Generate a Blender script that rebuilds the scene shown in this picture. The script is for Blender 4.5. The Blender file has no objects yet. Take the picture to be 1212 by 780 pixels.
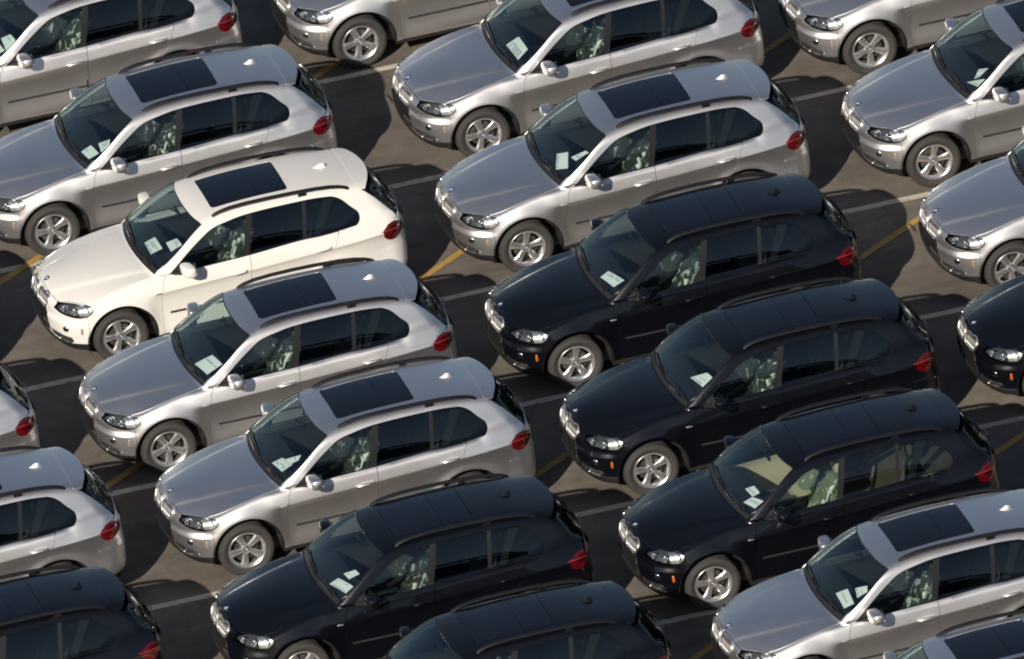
import bpy, bmesh, math, random
import numpy as np
from mathutils import Matrix, Vector
from mathutils.geometry import delaunay_2d_cdt

# ------------------------------------------------------------------ camera, sky, sun, exposure
scene = bpy.context.scene
COL = scene.collection
CAM_AZ, CAM_EL, CAM_ROLL = math.radians(76.4309), math.radians(27.3159), math.radians(-6.1542)
CAM_DIST = 400.0
CAM_POS = Vector((85.002, 345.672, 182.454))
cam_data = bpy.data.cameras.new('camera')
cam_data.sensor_width = 36.0
cam_data.lens = 36.0 * CAM_DIST * 92.2284 / 1212.0
cam_data.clip_start = 1.0
cam_data.clip_end = 9000.0
cam = bpy.data.objects.new('camera', cam_data)
COL.objects.link(cam)
_d = Vector((math.cos(CAM_EL) * math.cos(CAM_AZ), math.cos(CAM_EL) * math.sin(CAM_AZ), math.sin(CAM_EL)))
_r = (-_d).cross(Vector((0, 0, 1))).normalized()
_u = _r.cross(-_d)
_c, _s = math.cos(CAM_ROLL), math.sin(CAM_ROLL)
_R, _U = _c * _r + _s * _u, -_s * _r + _c * _u
cam.matrix_world = Matrix(((_R.x, _U.x, _d.x, CAM_POS.x), (_R.y, _U.y, _d.y, CAM_POS.y),
                           (_R.z, _U.z, _d.z, CAM_POS.z), (0, 0, 0, 1)))
scene.camera = cam

SUN_AZ, SUN_EL = math.radians(52.5), math.radians(31.0)     # azimuth from +x towards +y
world = bpy.data.worlds.new('World')
scene.world = world
world.use_nodes = True
wn = world.node_tree
wn.nodes.clear()
sky = wn.nodes.new('ShaderNodeTexSky')
sky.sky_type = 'NISHITA'
sky.sun_disc = False
sky.sun_elevation = SUN_EL
sky.sun_rotation = math.pi / 2 - SUN_AZ
sky.air_density = 1.0
sky.dust_density = 0.6
sky.ozone_density = 1.0
bg = wn.nodes.new('ShaderNodeBackground')
bg.inputs['Strength'].default_value = 0.058
wo = wn.nodes.new('ShaderNodeOutputWorld')
wn.links.new(sky.outputs['Color'], bg.inputs['Color'])
wn.links.new(bg.outputs['Background'], wo.inputs['Surface'])

sun_data = bpy.data.lights.new('sun', 'SUN')
sun_data.energy = 5.0
sun_data.angle = math.radians(0.53)
sun_data.color = (1.0, 0.90, 0.77)
sun = bpy.data.objects.new('sun', sun_data)
COL.objects.link(sun)
_sd = Vector((math.cos(SUN_EL) * math.cos(SUN_AZ), math.cos(SUN_EL) * math.sin(SUN_AZ), math.sin(SUN_EL)))
sun.rotation_euler = _sd.to_track_quat('Z', 'Y').to_euler()
sun.location = (0, 0, 60)

scene.view_settings.view_transform = 'Standard'
scene.view_settings.look = 'None'
scene.view_settings.exposure = 0.0
scene.view_settings.gamma = 1.0
scene.view_settings.use_curve_mapping = False
scene.cycles.use_denoising = True
scene.cycles.max_bounces = 10
scene.cycles.transparent_max_bounces = 16
scene.cycles.sample_clamp_indirect = 6.0
scene.cycles.filter_width = 2.0

# ------------------------------------------------------------------ materials
def new_mat(name):
    m = bpy.data.materials.new(name)
    m.use_nodes = True
    return m, m.node_tree, m.node_tree.nodes['Principled BSDF']

def simple(name, col, rough=0.5, metal=0.0, coat=0.0, spec=0.5, noise=0.0, scale=20.0):
    m, t, p = new_mat(name)
    p.inputs['Base Color'].default_value = (*col, 1)
    p.inputs['Roughness'].default_value = rough
    p.inputs['Metallic'].default_value = metal
    p.inputs['Coat Weight'].default_value = coat
    p.inputs['Coat Roughness'].default_value = 0.03
    p.inputs['Specular IOR Level'].default_value = spec
    if noise > 0:
        tc = t.nodes.new('ShaderNodeTexCoord')
        n = t.nodes.new('ShaderNodeTexNoise')
        n.inputs['Scale'].default_value = scale
        n.inputs['Detail'].default_value = 4
        mr = t.nodes.new('ShaderNodeMapRange')
        mr.inputs[3].default_value = 1 - noise
        mr.inputs[4].default_value = 1 + noise
        mx = t.nodes.new('ShaderNodeMix')
        mx.data_type = 'RGBA'
        mx.blend_type = 'MULTIPLY'
        mx.inputs[0].default_value = 1
        mx.inputs[6].default_value = (*col, 1)
        t.links.new(tc.outputs['Object'], n.inputs['Vector'])
        t.links.new(n.outputs['Fac'], mr.inputs[0])
        t.links.new(mr.outputs[0], mx.inputs[7])
        t.links.new(mx.outputs[2], p.inputs['Base Color'])
    return m

def paint(name, col, metal, rough, coat, spec=0.5):
    """car paint: fine flake in the base, a clear coat above, a little dust that dulls it"""
    m, t, p = new_mat(name)
    p.inputs['Metallic'].default_value = metal
    p.inputs['Specular IOR Level'].default_value = spec
    p.inputs['Coat Weight'].default_value = coat
    p.inputs['Coat Roughness'].default_value = 0.04
    tc = t.nodes.new('ShaderNodeTexCoord')
    n = t.nodes.new('ShaderNodeTexNoise')
    n.inputs['Scale'].default_value = 3.5
    n.inputs['Detail'].default_value = 5
    n.inputs['Roughness'].default_value = 0.65
    mr = t.nodes.new('ShaderNodeMapRange')
    mr.inputs[3].default_value = rough - 0.03
    mr.inputs[4].default_value = rough + 0.05
    oi = t.nodes.new('ShaderNodeObjectInfo')
    va = t.nodes.new('ShaderNodeVectorMath')
    t.links.new(tc.outputs['Object'], va.inputs[0])
    t.links.new(oi.outputs['Location'], va.inputs[1])
    t.links.new(va.outputs[0], n.inputs['Vector'])
    t.links.new(n.outputs['Fac'], mr.inputs[0])
    t.links.new(mr.outputs[0], p.inputs['Roughness'])
    fl = t.nodes.new('ShaderNodeTexNoise')
    fl.inputs['Scale'].default_value = 220
    fl.inputs['Detail'].default_value = 1
    mf = t.nodes.new('ShaderNodeMapRange')
    mf.inputs[3].default_value = 0.93
    mf.inputs[4].default_value = 1.07
    mx = t.nodes.new('ShaderNodeMix')
    mx.data_type = 'RGBA'
    mx.blend_type = 'MULTIPLY'
    mx.inputs[0].default_value = 1
    mx.inputs[6].default_value = (*col, 1)
    t.links.new(tc.outputs['Object'], fl.inputs['Vector'])
    t.links.new(fl.outputs['Fac'], mf.inputs[0])
    t.links.new(mf.outputs[0], mx.inputs[7])
    t.links.new(mx.outputs[2], p.inputs['Base Color'])
    return m

def glass(name, tint, refl=1.0, rough=0.0, base=0.07, graze=0.99):
    """thin sheet glass: tinted see-through plus a mirror layer that grows towards grazing angles"""
    m = bpy.data.materials.new(name)
    m.use_nodes = True
    t = m.node_tree
    t.nodes.clear()
    out = t.nodes.new('ShaderNodeOutputMaterial')
    tr = t.nodes.new('ShaderNodeBsdfTransparent')
    tr.inputs['Color'].default_value = (*tint, 1)
    gl = t.nodes.new('ShaderNodeBsdfGlossy')
    gl.inputs['Roughness'].default_value = rough
    gl.inputs['Color'].default_value = (0.86 * refl, 0.97 * refl, refl, 1)
    lw = t.nodes.new('ShaderNodeLayerWeight')
    lw.inputs['Blend'].default_value = 0.5
    pw = t.nodes.new('ShaderNodeMath')
    pw.operation = 'POWER'
    pw.inputs[1].default_value = 4.5
    ma = t.nodes.new('ShaderNodeMath')
    ma.operation = 'MULTIPLY_ADD'
    ma.inputs[1].default_value = graze - base
    ma.inputs[2].default_value = base
    mix = t.nodes.new('ShaderNodeMixShader')
    t.links.new(lw.outputs['Facing'], pw.inputs[0])
    t.links.new(pw.outputs[0], ma.inputs[0])
    t.links.new(ma.outputs[0], mix.inputs[0])
    t.links.new(tr.outputs[0], mix.inputs[1])
    t.links.new(gl.outputs[0], mix.inputs[2])
    t.links.new(mix.outputs[0], out.inputs['Surface'])
    return m

M = {}
M['silver'] = paint('silver_paint', (0.90, 0.882, 0.872), 1.0, 0.43, 0.4)
M['white'] = paint('white_paint', (0.80, 0.775, 0.73), 0.0, 0.42, 1.0)
M['black'] = paint('black_paint', (0.003, 0.0035, 0.006), 0.0, 0.35, 1.0, 0.15)
M['glass'] = glass('green_glass', (0.66, 0.76, 0.72))
M['shield'] = glass('windshield_glass', (0.72, 0.82, 0.81), base=0.12)
M['privacy'] = glass('privacy_glass', (0.27, 0.30, 0.30))
M['rearglass'] = glass('tinted_rear_glass', (0.10, 0.115, 0.12), base=0.06, graze=0.38, rough=0.04)  # dark tint, mirror layer kept weak at grazing angles
M['pillar'] = simple('dark_pillar_cover', (0.017, 0.017, 0.018), 0.32)
M['lens'] = glass('lamp_lens', (0.86, 0.88, 0.88))
M['roofglass'] = simple('sunroof_glass', (0.006, 0.008, 0.014), 0.06, 0, 0.3)
M['plastic'] = simple('black_plastic', (0.018, 0.018, 0.019), 0.5, noise=0.15, scale=60)
M['trim'] = simple('gloss_black_trim', (0.008, 0.008, 0.009), 0.18)
M['rubber'] = simple('tyre_rubber', (0.045, 0.042, 0.040), 0.8, noise=0.2, scale=30)
M['alloy'] = simple('wheel_alloy', (0.74, 0.74, 0.75), 0.30, 0.86, 0.6)
M['railblack'] = simple('satin_black_rail', (0.010, 0.010, 0.012), 0.42, spec=0.3)
M['disc'] = simple('brake_steel', (0.10, 0.09, 0.085), 0.5, 0.6)
M['chrome'] = simple('chrome', (0.78, 0.78, 0.78), 0.10, 1.0)
M['satin'] = simple('satin_metal', (0.45, 0.44, 0.42), 0.35, 1.0)
M['reflector'] = simple('lamp_reflector', (0.70, 0.70, 0.70), 0.16, 1.0)
M['turnlamp'] = simple('turn_lamp_reflector', (0.92, 0.92, 0.92), 0.42, 1.0)
M['bars'] = simple('satin_chrome', (0.82, 0.81, 0.80), 0.46, 1.0)
M['housing'] = simple('lamp_housing', (0.10, 0.10, 0.105), 0.35, 0.4)
M['amber'] = simple('amber_lens', (0.46, 0.12, 0.015), 0.15, 0, 0.5)
M['amberdull'] = simple('dull_amber_lens', (0.45, 0.33, 0.25), 0.25, 0.3, 0.4)
M['red'] = simple('red_lens', (0.14, 0.002, 0.005), 0.12, 0, 0.6)
M['shadedred'] = simple('shaded_red_lens', (0.075, 0.002, 0.004), 0.10, 0, 0.6)
M['redlight'] = simple('pale_red_lens', (0.50, 0.05, 0.045), 0.2, 0, 0.6)
M['charcoal'] = simple('charcoal_trim', (0.018, 0.019, 0.021), 0.65, noise=0.2, scale=40)
M['leather'] = simple('dark_leather', (0.022, 0.022, 0.024), 0.5, noise=0.15, scale=25)
M['beige'] = simple('beige_leather', (0.50, 0.42, 0.30), 0.5, noise=0.08, scale=25)
M['headliner'] = simple('grey_headliner', (0.28, 0.27, 0.25), 0.9)
M['lining'] = simple('grey_pillar_lining', (0.075, 0.073, 0.070), 0.8)
M['paper'] = simple('white_paper', (0.86, 0.85, 0.82), 0.7)
M['ink'] = simple('grey_print', (0.30, 0.33, 0.36), 0.8)
M['blue'] = simple('emblem_blue', (0.03, 0.14, 0.50), 0.2, 0, 0.5)
M['enamel'] = simple('emblem_white', (0.8, 0.8, 0.8), 0.2, 0, 0.5)
M['mirrorglass'] = simple('mirror_glass', (0.6, 0.63, 0.66), 0.02, 1.0)

def film_mat(name='protective_film', shift=0.0):
    """crumpled protective film over a seat: white print and folds, clear between"""
    m = bpy.data.materials.new(name)
    m.use_nodes = True
    t = m.node_tree
    p = t.nodes['Principled BSDF']
    out = t.nodes['Material Output']
    p.inputs['Base Color'].default_value = (0.84, 0.87, 0.85, 1)
    p.inputs['Roughness'].default_value = 0.25
    tc = t.nodes.new('ShaderNodeTexCoord')
    oi = t.nodes.new('ShaderNodeObjectInfo')
    ad = t.nodes.new('ShaderNodeVectorMath')
    t.links.new(tc.outputs['Object'], ad.inputs[0])
    t.links.new(oi.outputs['Location'], ad.inputs[1])
    mp = t.nodes.new('ShaderNodeMapping')
    mp.inputs['Scale'].default_value = (1.0, 1.0, 0.42)
    mp.inputs['Rotation'].default_value = (0.35, -0.5, 0)
    t.links.new(ad.outputs[0], mp.inputs[0])
    n = t.nodes.new('ShaderNodeTexNoise')
    n.inputs['Scale'].default_value = 11.0
    n.inputs['Detail'].default_value = 4
    n.inputs['Distortion'].default_value = 0.8
    t.links.new(mp.outputs[0], n.inputs['Vector'])
    r = t.nodes.new('ShaderNodeValToRGB')
    r.color_ramp.elements[0].position = 0.47 + shift
    r.color_ramp.elements[0].color = (0.05, 0.05, 0.05, 1)
    r.color_ramp.elements[1].position = 0.62 + shift
    r.color_ramp.elements[1].color = (0.80, 0.80, 0.80, 1)
    t.links.new(n.outputs['Fac'], r.inputs[0])
    tr = t.nodes.new('ShaderNodeBsdfTransparent')
    tr.inputs['Color'].default_value = (0.60, 0.70, 0.65, 1)
    mx = t.nodes.new('ShaderNodeMixShader')
    t.links.new(r.outputs[0], mx.inputs[0])
    t.links.new(tr.outputs[0], mx.inputs[1])
    t.links.new(p.outputs[0], mx.inputs[2])
    t.links.new(mx.outputs[0], out.inputs['Surface'])
    return m
M['film'] = film_mat('protective_film', 0.075)
M['filmthin'] = film_mat('thin_protective_film', 0.13)

def asphalt_mat():
    m, t, p = new_mat('sunbaked_asphalt')
    N, L = t.nodes, t.links
    tc = N.new('ShaderNodeTexCoord')
    def noise(scale, detail, rough=0.6):
        n = N.new('ShaderNodeTexNoise')
        n.inputs['Scale'].default_value = scale
        n.inputs['Detail'].default_value = detail
        n.inputs['Roughness'].default_value = rough
        L.new(tc.outputs['Object'], n.inputs['Vector'])
        return n
    big, mid, fine = noise(0.35, 5), noise(2.3, 6), noise(70, 3)
    r1 = N.new('ShaderNodeValToRGB')
    r1.color_ramp.elements[0].position = 0.36
    r1.color_ramp.elements[0].color = (0.140, 0.119, 0.103, 1)
    r1.color_ramp.elements[1].position = 0.66
    r1.color_ramp.elements[1].color = (0.205, 0.178, 0.152, 1)
    L.new(big.outputs['Fac'], r1.inputs[0])
    def mul(a, fac_socket, lo, hi):
        mr = N.new('ShaderNodeMapRange')
        mr.inputs[1].default_value = 0.3
        mr.inputs[2].default_value = 0.7
        mr.inputs[3].default_value = lo
        mr.inputs[4].default_value = hi
        L.new(fac_socket, mr.inputs[0])
        x = N.new('ShaderNodeMix')
        x.data_type = 'RGBA'
        x.blend_type = 'MULTIPLY'
        x.inputs[0].default_value = 1
        L.new(a, x.inputs[6])
        L.new(mr.outputs[0], x.inputs[7])
        return x.outputs[2]
    c = mul(r1.outputs[0], mid.outputs['Fac'], 0.80, 1.16)
    c = mul(c, fine.outputs['Fac'], 0.76, 1.22)
    grit = noise(24, 4, 0.75)
    c = mul(c, grit.outputs['Fac'], 0.84, 1.13)
    st = N.new('ShaderNodeMapping')
    st.inputs['Scale'].default_value = (0.22, 3.2, 1.0)
    L.new(tc.outputs['Object'], st.inputs[0])
    ns = noise(1.0, 5, 0.65)
    L.new(st.outputs[0], ns.inputs['Vector'])
    c = mul(c, ns.outputs['Fac'], 0.84, 1.10)
    # oil drips and cracks
    v = N.new('ShaderNodeTexVoronoi')
    v.inputs['Scale'].default_value = 0.55
    L.new(tc.outputs['Object'], v.inputs['Vector'])
    rs = N.new('ShaderNodeMapRange')
    rs.inputs[1].default_value = 0.05
    rs.inputs[2].default_value = 0.22
    rs.inputs[3].default_value = 0.72
    rs.inputs[4].default_value = 1.0
    L.new(v.outputs['Distance'], rs.inputs[0])
    x = N.new('ShaderNodeMix')
    x.data_type = 'RGBA'
    x.blend_type = 'MULTIPLY'
    x.inputs[0].default_value = 1
    L.new(c, x.inputs[6])
    L.new(rs.outputs[0], x.inputs[7])
    vc = N.new('ShaderNodeTexVoronoi')
    vc.feature = 'DISTANCE_TO_EDGE'
    vc.inputs['Scale'].default_value = 0.42
    wob = N.new('ShaderNodeVectorMath')
    wob.operation = 'MULTIPLY_ADD'
    wob.inputs[1].default_value = (0.6, 0.6, 0.6)
    L.new(mid.outputs['Color'], wob.inputs[0])
    L.new(tc.outputs['Object'], wob.inputs[2])
    L.new(wob.outputs[0], vc.inputs['Vector'])
    rc = N.new('ShaderNodeMapRange')
    rc.inputs[1].default_value = 0.002
    rc.inputs[2].default_value = 0.009
    rc.inputs[3].default_value = 0.86
    rc.inputs[4].default_value = 1.0
    L.new(vc.outputs['Distance'], rc.inputs[0])
    x2 = N.new('ShaderNodeMix')
    x2.data_type = 'RGBA'
    x2.blend_type = 'MULTIPLY'
    x2.inputs[0].default_value = 1
    L.new(x.outputs[2], x2.inputs[6])
    L.new(rc.outputs[0], x2.inputs[7])
    L.new(x2.outputs[2], p.inputs['Base Color'])
    p.inputs['Roughness'].default_value = 0.9
    p.inputs['Specular IOR Level'].default_value = 0.25
    b = N.new('ShaderNodeBump')
    b.inputs['Strength'].default_value = 0.5
    b.inputs['Distance'].default_value = 0.01
    L.new(fine.outputs['Fac'], b.inputs['Height'])
    L.new(b.outputs[0], p.inputs['Normal'])
    return m
M['asphalt'] = asphalt_mat()

def line_mat(name, col):
    """worn road paint: paint that lets the asphalt through where it has been scuffed"""
    m, t, p = new_mat(name)
    N, L = t.nodes, t.links
    tc = N.new('ShaderNodeTexCoord')
    n = N.new('ShaderNodeTexNoise')
    n.inputs['Scale'].default_value = 9
    n.inputs['Detail'].default_value = 8
    n.inputs['Roughness'].default_value = 0.7
    L.new(tc.outputs['Object'], n.inputs['Vector'])
    r = N.new('ShaderNodeValToRGB')
    r.color_ramp.elements[0].position = 0.33
    r.color_ramp.elements[0].color = (0.17, 0.135, 0.10, 1)
    r.color_ramp.elements[1].position = 0.44
    r.color_ramp.elements[1].color = (*col, 1)
    L.new(n.outputs['Fac'], r.inputs[0])
    L.new(r.outputs[0], p.inputs['Base Color'])
    p.inputs['Roughness'].default_value = 0.8
    return m
M['whiteline'] = line_mat('white_line_paint', (0.55, 0.49, 0.40))
M['yellowline'] = line_mat('yellow_line_paint', (0.44, 0.27, 0.07))

# ------------------------------------------------------------------ the shape of the car body as one smooth implicit surface (x forward, y left, z up; metres)
class Spl:
    """natural cubic spline, linear beyond its ends"""
    def __init__(s,xs,ys):
        o=np.argsort(xs);x=np.array(xs,float)[o];y=np.array(ys,float)[o];n=len(x);h=np.diff(x)
        A=np.eye(n);b=np.zeros(n)
        for i in range(1,n-1):
            A[i,i-1]=h[i-1];A[i,i]=2*(h[i-1]+h[i]);A[i,i+1]=h[i]
            b[i]=6*((y[i+1]-y[i])/h[i]-(y[i]-y[i-1])/h[i-1])
        s.m=np.linalg.solve(A,b);s.x=x;s.y=y;s.h=h
    def __call__(s,q):
        q=np.asarray(q,float);c=np.clip(q,s.x[0],s.x[-1])
        i=np.clip(np.searchsorted(s.x,c)-1,0,len(s.x)-2)
        h=s.h[i];a=(s.x[i+1]-c)/h;b=(c-s.x[i])/h
        v=a*s.y[i]+b*s.y[i+1]+((a**3-a)*s.m[i]+(b**3-b)*s.m[i+1])*h*h/6
        d0=(s.y[1]-s.y[0])/s.h[0]-s.h[0]*s.m[1]/6;d1=(s.y[-1]-s.y[-2])/s.h[-1]+s.h[-1]*s.m[-2]/6
        return v+np.minimum(q-s.x[0],0)*d0+np.maximum(q-s.x[-1],0)*d1
def smax(a,b,k):
    h=np.maximum(k-np.abs(a-b),0)/k
    return np.maximum(a,b)+h*h*k*.25
def smin(a,b,k): return -smax(-a,-b,k)
def sig(t): return 1/(1+np.exp(-np.clip(t,-40,40)))
def sst(t):
    t=np.clip(t,0,1);return t*t*(3-2*t)
AX=1.4665; WZ=.362; AR=.462; AXF=1.445; AXR=-1.48
Yp=Spl([2.4,2.2,2.0,1.8,1.44,1.0,.5,0,-.6,-1.2,-1.5,-1.8,-2.1,-2.35,-2.6],[.80,.855,.895,.925,.95,.943,.945,.948,.952,.957,.960,.950,.922,.885,.83])
Zc=Spl([2.4,1.5,.95,0,-1.25,-2.06,-2.6],[.84,.86,.885,.932,1.0,1.047,1.07])
LOW=Spl([0,-.03,-.08,-.2,-.35,-.45,-.55,-.62,-.70,-.8],[0,-.014,-.028,-.044,-.045,-.036,-.026,-.031,-.07,-.16])
LA=Spl([2.4,1.9,1.4,.95,.5,-1.1,-1.5,-1.8,-2.1,-2.5],[.42,.42,.40,.34,.32,.32,.38,.55,.66,.70])
LB=Spl([2.4,1.4,.95,.5,-1.2,-1.8,-2.4],[.9,.9,.5,.2,.2,.2,.15])
Zb=Spl([1.1,.75,.3,-.3,-1.0,-1.5,-1.75,-2.1,-2.5],[1.085,1.09,1.10,1.12,1.158,1.185,1.205,1.225,1.22])
HC=Spl([2.45,2.36,2.28,2.19,2.0,1.7,1.4,1.1,.9],[.70,.825,.905,.953,1.008,1.062,1.103,1.135,1.148])
HK=Spl([2.4,2.0,1.65,1.3,.9,.6],[.38,.27,.17,.105,.09,.09])
HY=Spl([2.3,2.15,1.6,.95],[.27,.33,.50,.645])
XZ=Spl([.2,.27,.35,.45,.55,.64,.72,.76,.83,.9,1.0],[-.19,-.10,-.040,-.014,-.003,0.0,.004,.0,-.018,-.055,-.13])
XRZ=Spl([.2,.3,.42,.55,.7,.85,.95,1.1,1.23,1.4],[-.2,-.08,-.02,0,.0,-.015,-.045,-.06,-.085,-.14])
GB=Spl([1.1,.8,.3,-.3,-1.0,-1.75,-2.3,-2.6],[.835,.862,.870,.864,.853,.828,.775,.74])
RC=Spl([.6,.31,.0,-.5,-1.0,-1.5,-2.0,-2.14,-2.4],[1.565,1.638,1.686,1.722,1.727,1.702,1.632,1.607,1.555])
def Fcar(x,y,z):
    ya=np.abs(y)
    # lower body sides
    zc=Zc(x);d=z-zc
    cf=sig((1.02-x)/.045)*.93+.07
    soft=.006+.11*sig((x-1.10)/.06)
    up=np.sqrt(d*d+soft*soft)*.5+d*.5
    dn=d-up
    wl=sig((-dn-.42)/.05);off=-LA(x)*up-LB(x)*up*up+LOW(dn)*(cf*(1-wl)+wl)
    fl=0
    for xa in(AXF,AXR):
        r=np.sqrt((x-xa)**2+(z-.365)**2)
        fl=fl+.022*np.exp(-((r-.46)/.075)**2)*sig((z-.3)/.05)
    S=Yp(x)+off+fl
    fs=ya-S
    fx=(x-(2.337+XZ(z)-.20*y*y-.22*y**4))
    fr=(-x-(2.50+XRZ(z)-.14*y*y-.12*y**4))
    hy=HY(x);hood=HC(x)-HK(x)*y*y+.016*sig((hy-ya)/.016)*sig((x-1.0)/.1)-.016+.05*np.maximum(ya-hy-.03,0)*sig((x-1.0)/.1)
    w=sig((x-.86)/.05)
    top=hood*w+Zb(x)*(1-w)
    ft=(z-top)*.97
    f=smax(fs,fx,.17);f=smax(f,fr,.16)
    f=f+.036*sst((z-.635)/.075)*sig((x-1.93)/.03)+.012*sst((z-.775)/.03)*sig((-2.02-x)/.04)*sig((1.0-z)/.03)
    f=smax(f,ft,.05); f=np.maximum(f,.235-z)
    # cabin
    dz=z-1.1
    G=GB(x)-np.where(dz>0,.29*dz+.18*dz*dz,-.8*dz)
    gs=(ya-G)*.94
    gr=z-(RC(x)-.07*y*y-.12*y**4)
    gw=(x-(1.02-.2*y*y-1.434*(z-1.14)+.028*(1-((z-1.39)/.25)**2)))*.575
    gb=(-x-(2.405-.72*(z-1.17)-.30*y*y+.02*(1-((z-1.37)/.2)**2)))*.80
    g=smax(gs,gw,.07);g=smax(g,gb,.10);g=smax(g,gr,.085)
    g=np.maximum(g,.9-z);k=.018+.13*sig((-1.70-x)/.05)*sig((ya-.60)/.04)
    return smin(f,g,k)
def grad(x,y,z,e=1e-3):
    g=np.stack([Fcar(x+e,y,z)-Fcar(x-e,y,z),Fcar(x,y+e,z)-Fcar(x,y-e,z),Fcar(x,y,z+e)-Fcar(x,y,z-e)],-1)
    return g/np.maximum(np.linalg.norm(g,axis=-1,keepdims=True),1e-9)
def cast(o,d,t0,t1,n=90):
    """first crossing from outside (F>0) to inside along o+t*d; nan if none"""
    o=np.broadcast_to(o,d.shape) if o.ndim<d.ndim else o
    N=len(d);ts=np.linspace(t0,t1,n);hit=np.full(N,-1);prev=None
    lo=np.zeros(N);hi=np.zeros(N);done=np.zeros(N,bool)
    pv=Fcar(*(o+ts[0]*d).T)
    for i in range(1,n):
        v=Fcar(*(o+ts[i]*d).T)
        c=(~done)&(pv>0)&(v<=0)
        lo[c]=ts[i-1];hi[c]=ts[i];done|=c;pv=v
        if done.all(): break
    for _ in range(22):
        m=(lo+hi)/2;v=Fcar(*(o+m[:,None]*d).T)
        lo=np.where(v>0,m,lo);hi=np.where(v>0,hi,m)
    p=o+((lo+hi)/2)[:,None]*d;p[~done]=np.nan
    return p

# ------------------------------------------------------------------ charts: plane coordinates -> body surface
X0F, X0R, FAN = 1.75, -1.85, 0.95

def to_uz(p):
    """points on the left half of the body -> (u, z) of the chart that wraps round front, side and tail"""
    p = np.atleast_2d(np.asarray(p, float))
    x, y = p[:, 0], np.maximum(p[:, 1], 0)
    u = np.where(x > X0F, X0F + FAN * np.arctan2(x - X0F, y), np.where(x < X0R, X0R - FAN * np.arctan2(X0R - x, y), x))
    return np.stack([u, p[:, 2]], 1)

U_FRONT, U_REAR = X0F + FAN * math.pi / 2, X0R - FAN * math.pi / 2

def lift_wrap(q):
    u, z = q[:, 0], q[:, 1]
    th = np.where(u > X0F, (u - X0F) / FAN, np.where(u < X0R, (X0R - u) / FAN, 0.0))
    sg = np.where(u > X0F, 1.0, np.where(u < X0R, -1.0, 0.0))
    cx = np.clip(u, X0R, X0F)
    d = np.stack([sg * np.sin(th), np.cos(th), 0 * th], 1)
    o = np.stack([cx, 0 * th, z], 1) + d * 1.35
    p = cast(o, -d, 0.0, 1.33, 64)
    return p

def lift_top(q):
    o = np.stack([q[:, 0], q[:, 1], np.full(len(q), 1.95)], 1)
    d = np.zeros_like(o)
    d[:, 2] = -1
    return cast(o, d, 0.0, 1.5, 64)

def resample(pts, step, closed=False):
    pts = np.asarray(pts, float)
    if closed:
        pts = np.vstack([pts, pts[:1]])
    out = []
    for a, b in zip(pts[:-1], pts[1:]):
        n = max(1, int(math.ceil(np.linalg.norm(b - a) / step)))
        for i in range(n):
            out.append(a + (b - a) * i / n)
    if not closed:
        out.append(pts[-1])
    return np.array(out)

def smooth_curve(pts, n):
    """centripetal spline through points"""
    pts = np.asarray(pts, float)
    t = np.concatenate([[0], np.cumsum(np.linalg.norm(np.diff(pts, axis=0), axis=1))])
    q = np.linspace(0, t[-1], n)
    return np.stack([Spl(t, pts[:, k])(q) for k in range(pts.shape[1])], 1)

def inside(poly, q):
    x, y = q[:, 0], q[:, 1]
    r = np.zeros(len(q), bool)
    a = poly
    b = np.roll(poly, -1, axis=0)
    for (x1, y1), (x2, y2) in zip(a, b):
        if y1 == y2:
            continue
        c = ((y1 > y) != (y2 > y)) & (x < (x2 - x1) * (y - y1) / (y2 - y1) + x1)
        r ^= c
    return r

def edge_dist(poly, q):
    best = np.full(len(q), 9.0)
    a = poly
    b = np.roll(poly, -1, axis=0)
    for p1, p2 in zip(a, b):
        ab = p2 - p1
        t = np.clip(((q - p1) @ ab) / (ab @ ab + 1e-12), 0, 1)
        best = np.minimum(best, np.linalg.norm(q - p1 - t[:, None] * ab, axis=1))
    return best

def inset(poly, g):
    """shift a closed outline inwards by g"""
    a = np.roll(poly, 1, axis=0)
    b = np.roll(poly, -1, axis=0)
    area = 0.5 * np.sum(poly[:, 0] * b[:, 1] - b[:, 0] * poly[:, 1])
    d1 = poly - a
    d2 = b - poly
    d1 /= np.linalg.norm(d1, axis=1, keepdims=True) + 1e-12
    d2 /= np.linalg.norm(d2, axis=1, keepdims=True) + 1e-12
    t = d1 + d2
    t /= np.linalg.norm(t, axis=1, keepdims=True) + 1e-9
    n = np.stack([-t[:, 1], t[:, 0]], 1) * (1 if area > 0 else -1)
    c = np.clip(np.abs(np.sum(d1 * t, axis=1)), 0.5, 1)
    return poly + n * (g / c)[:, None]

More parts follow.
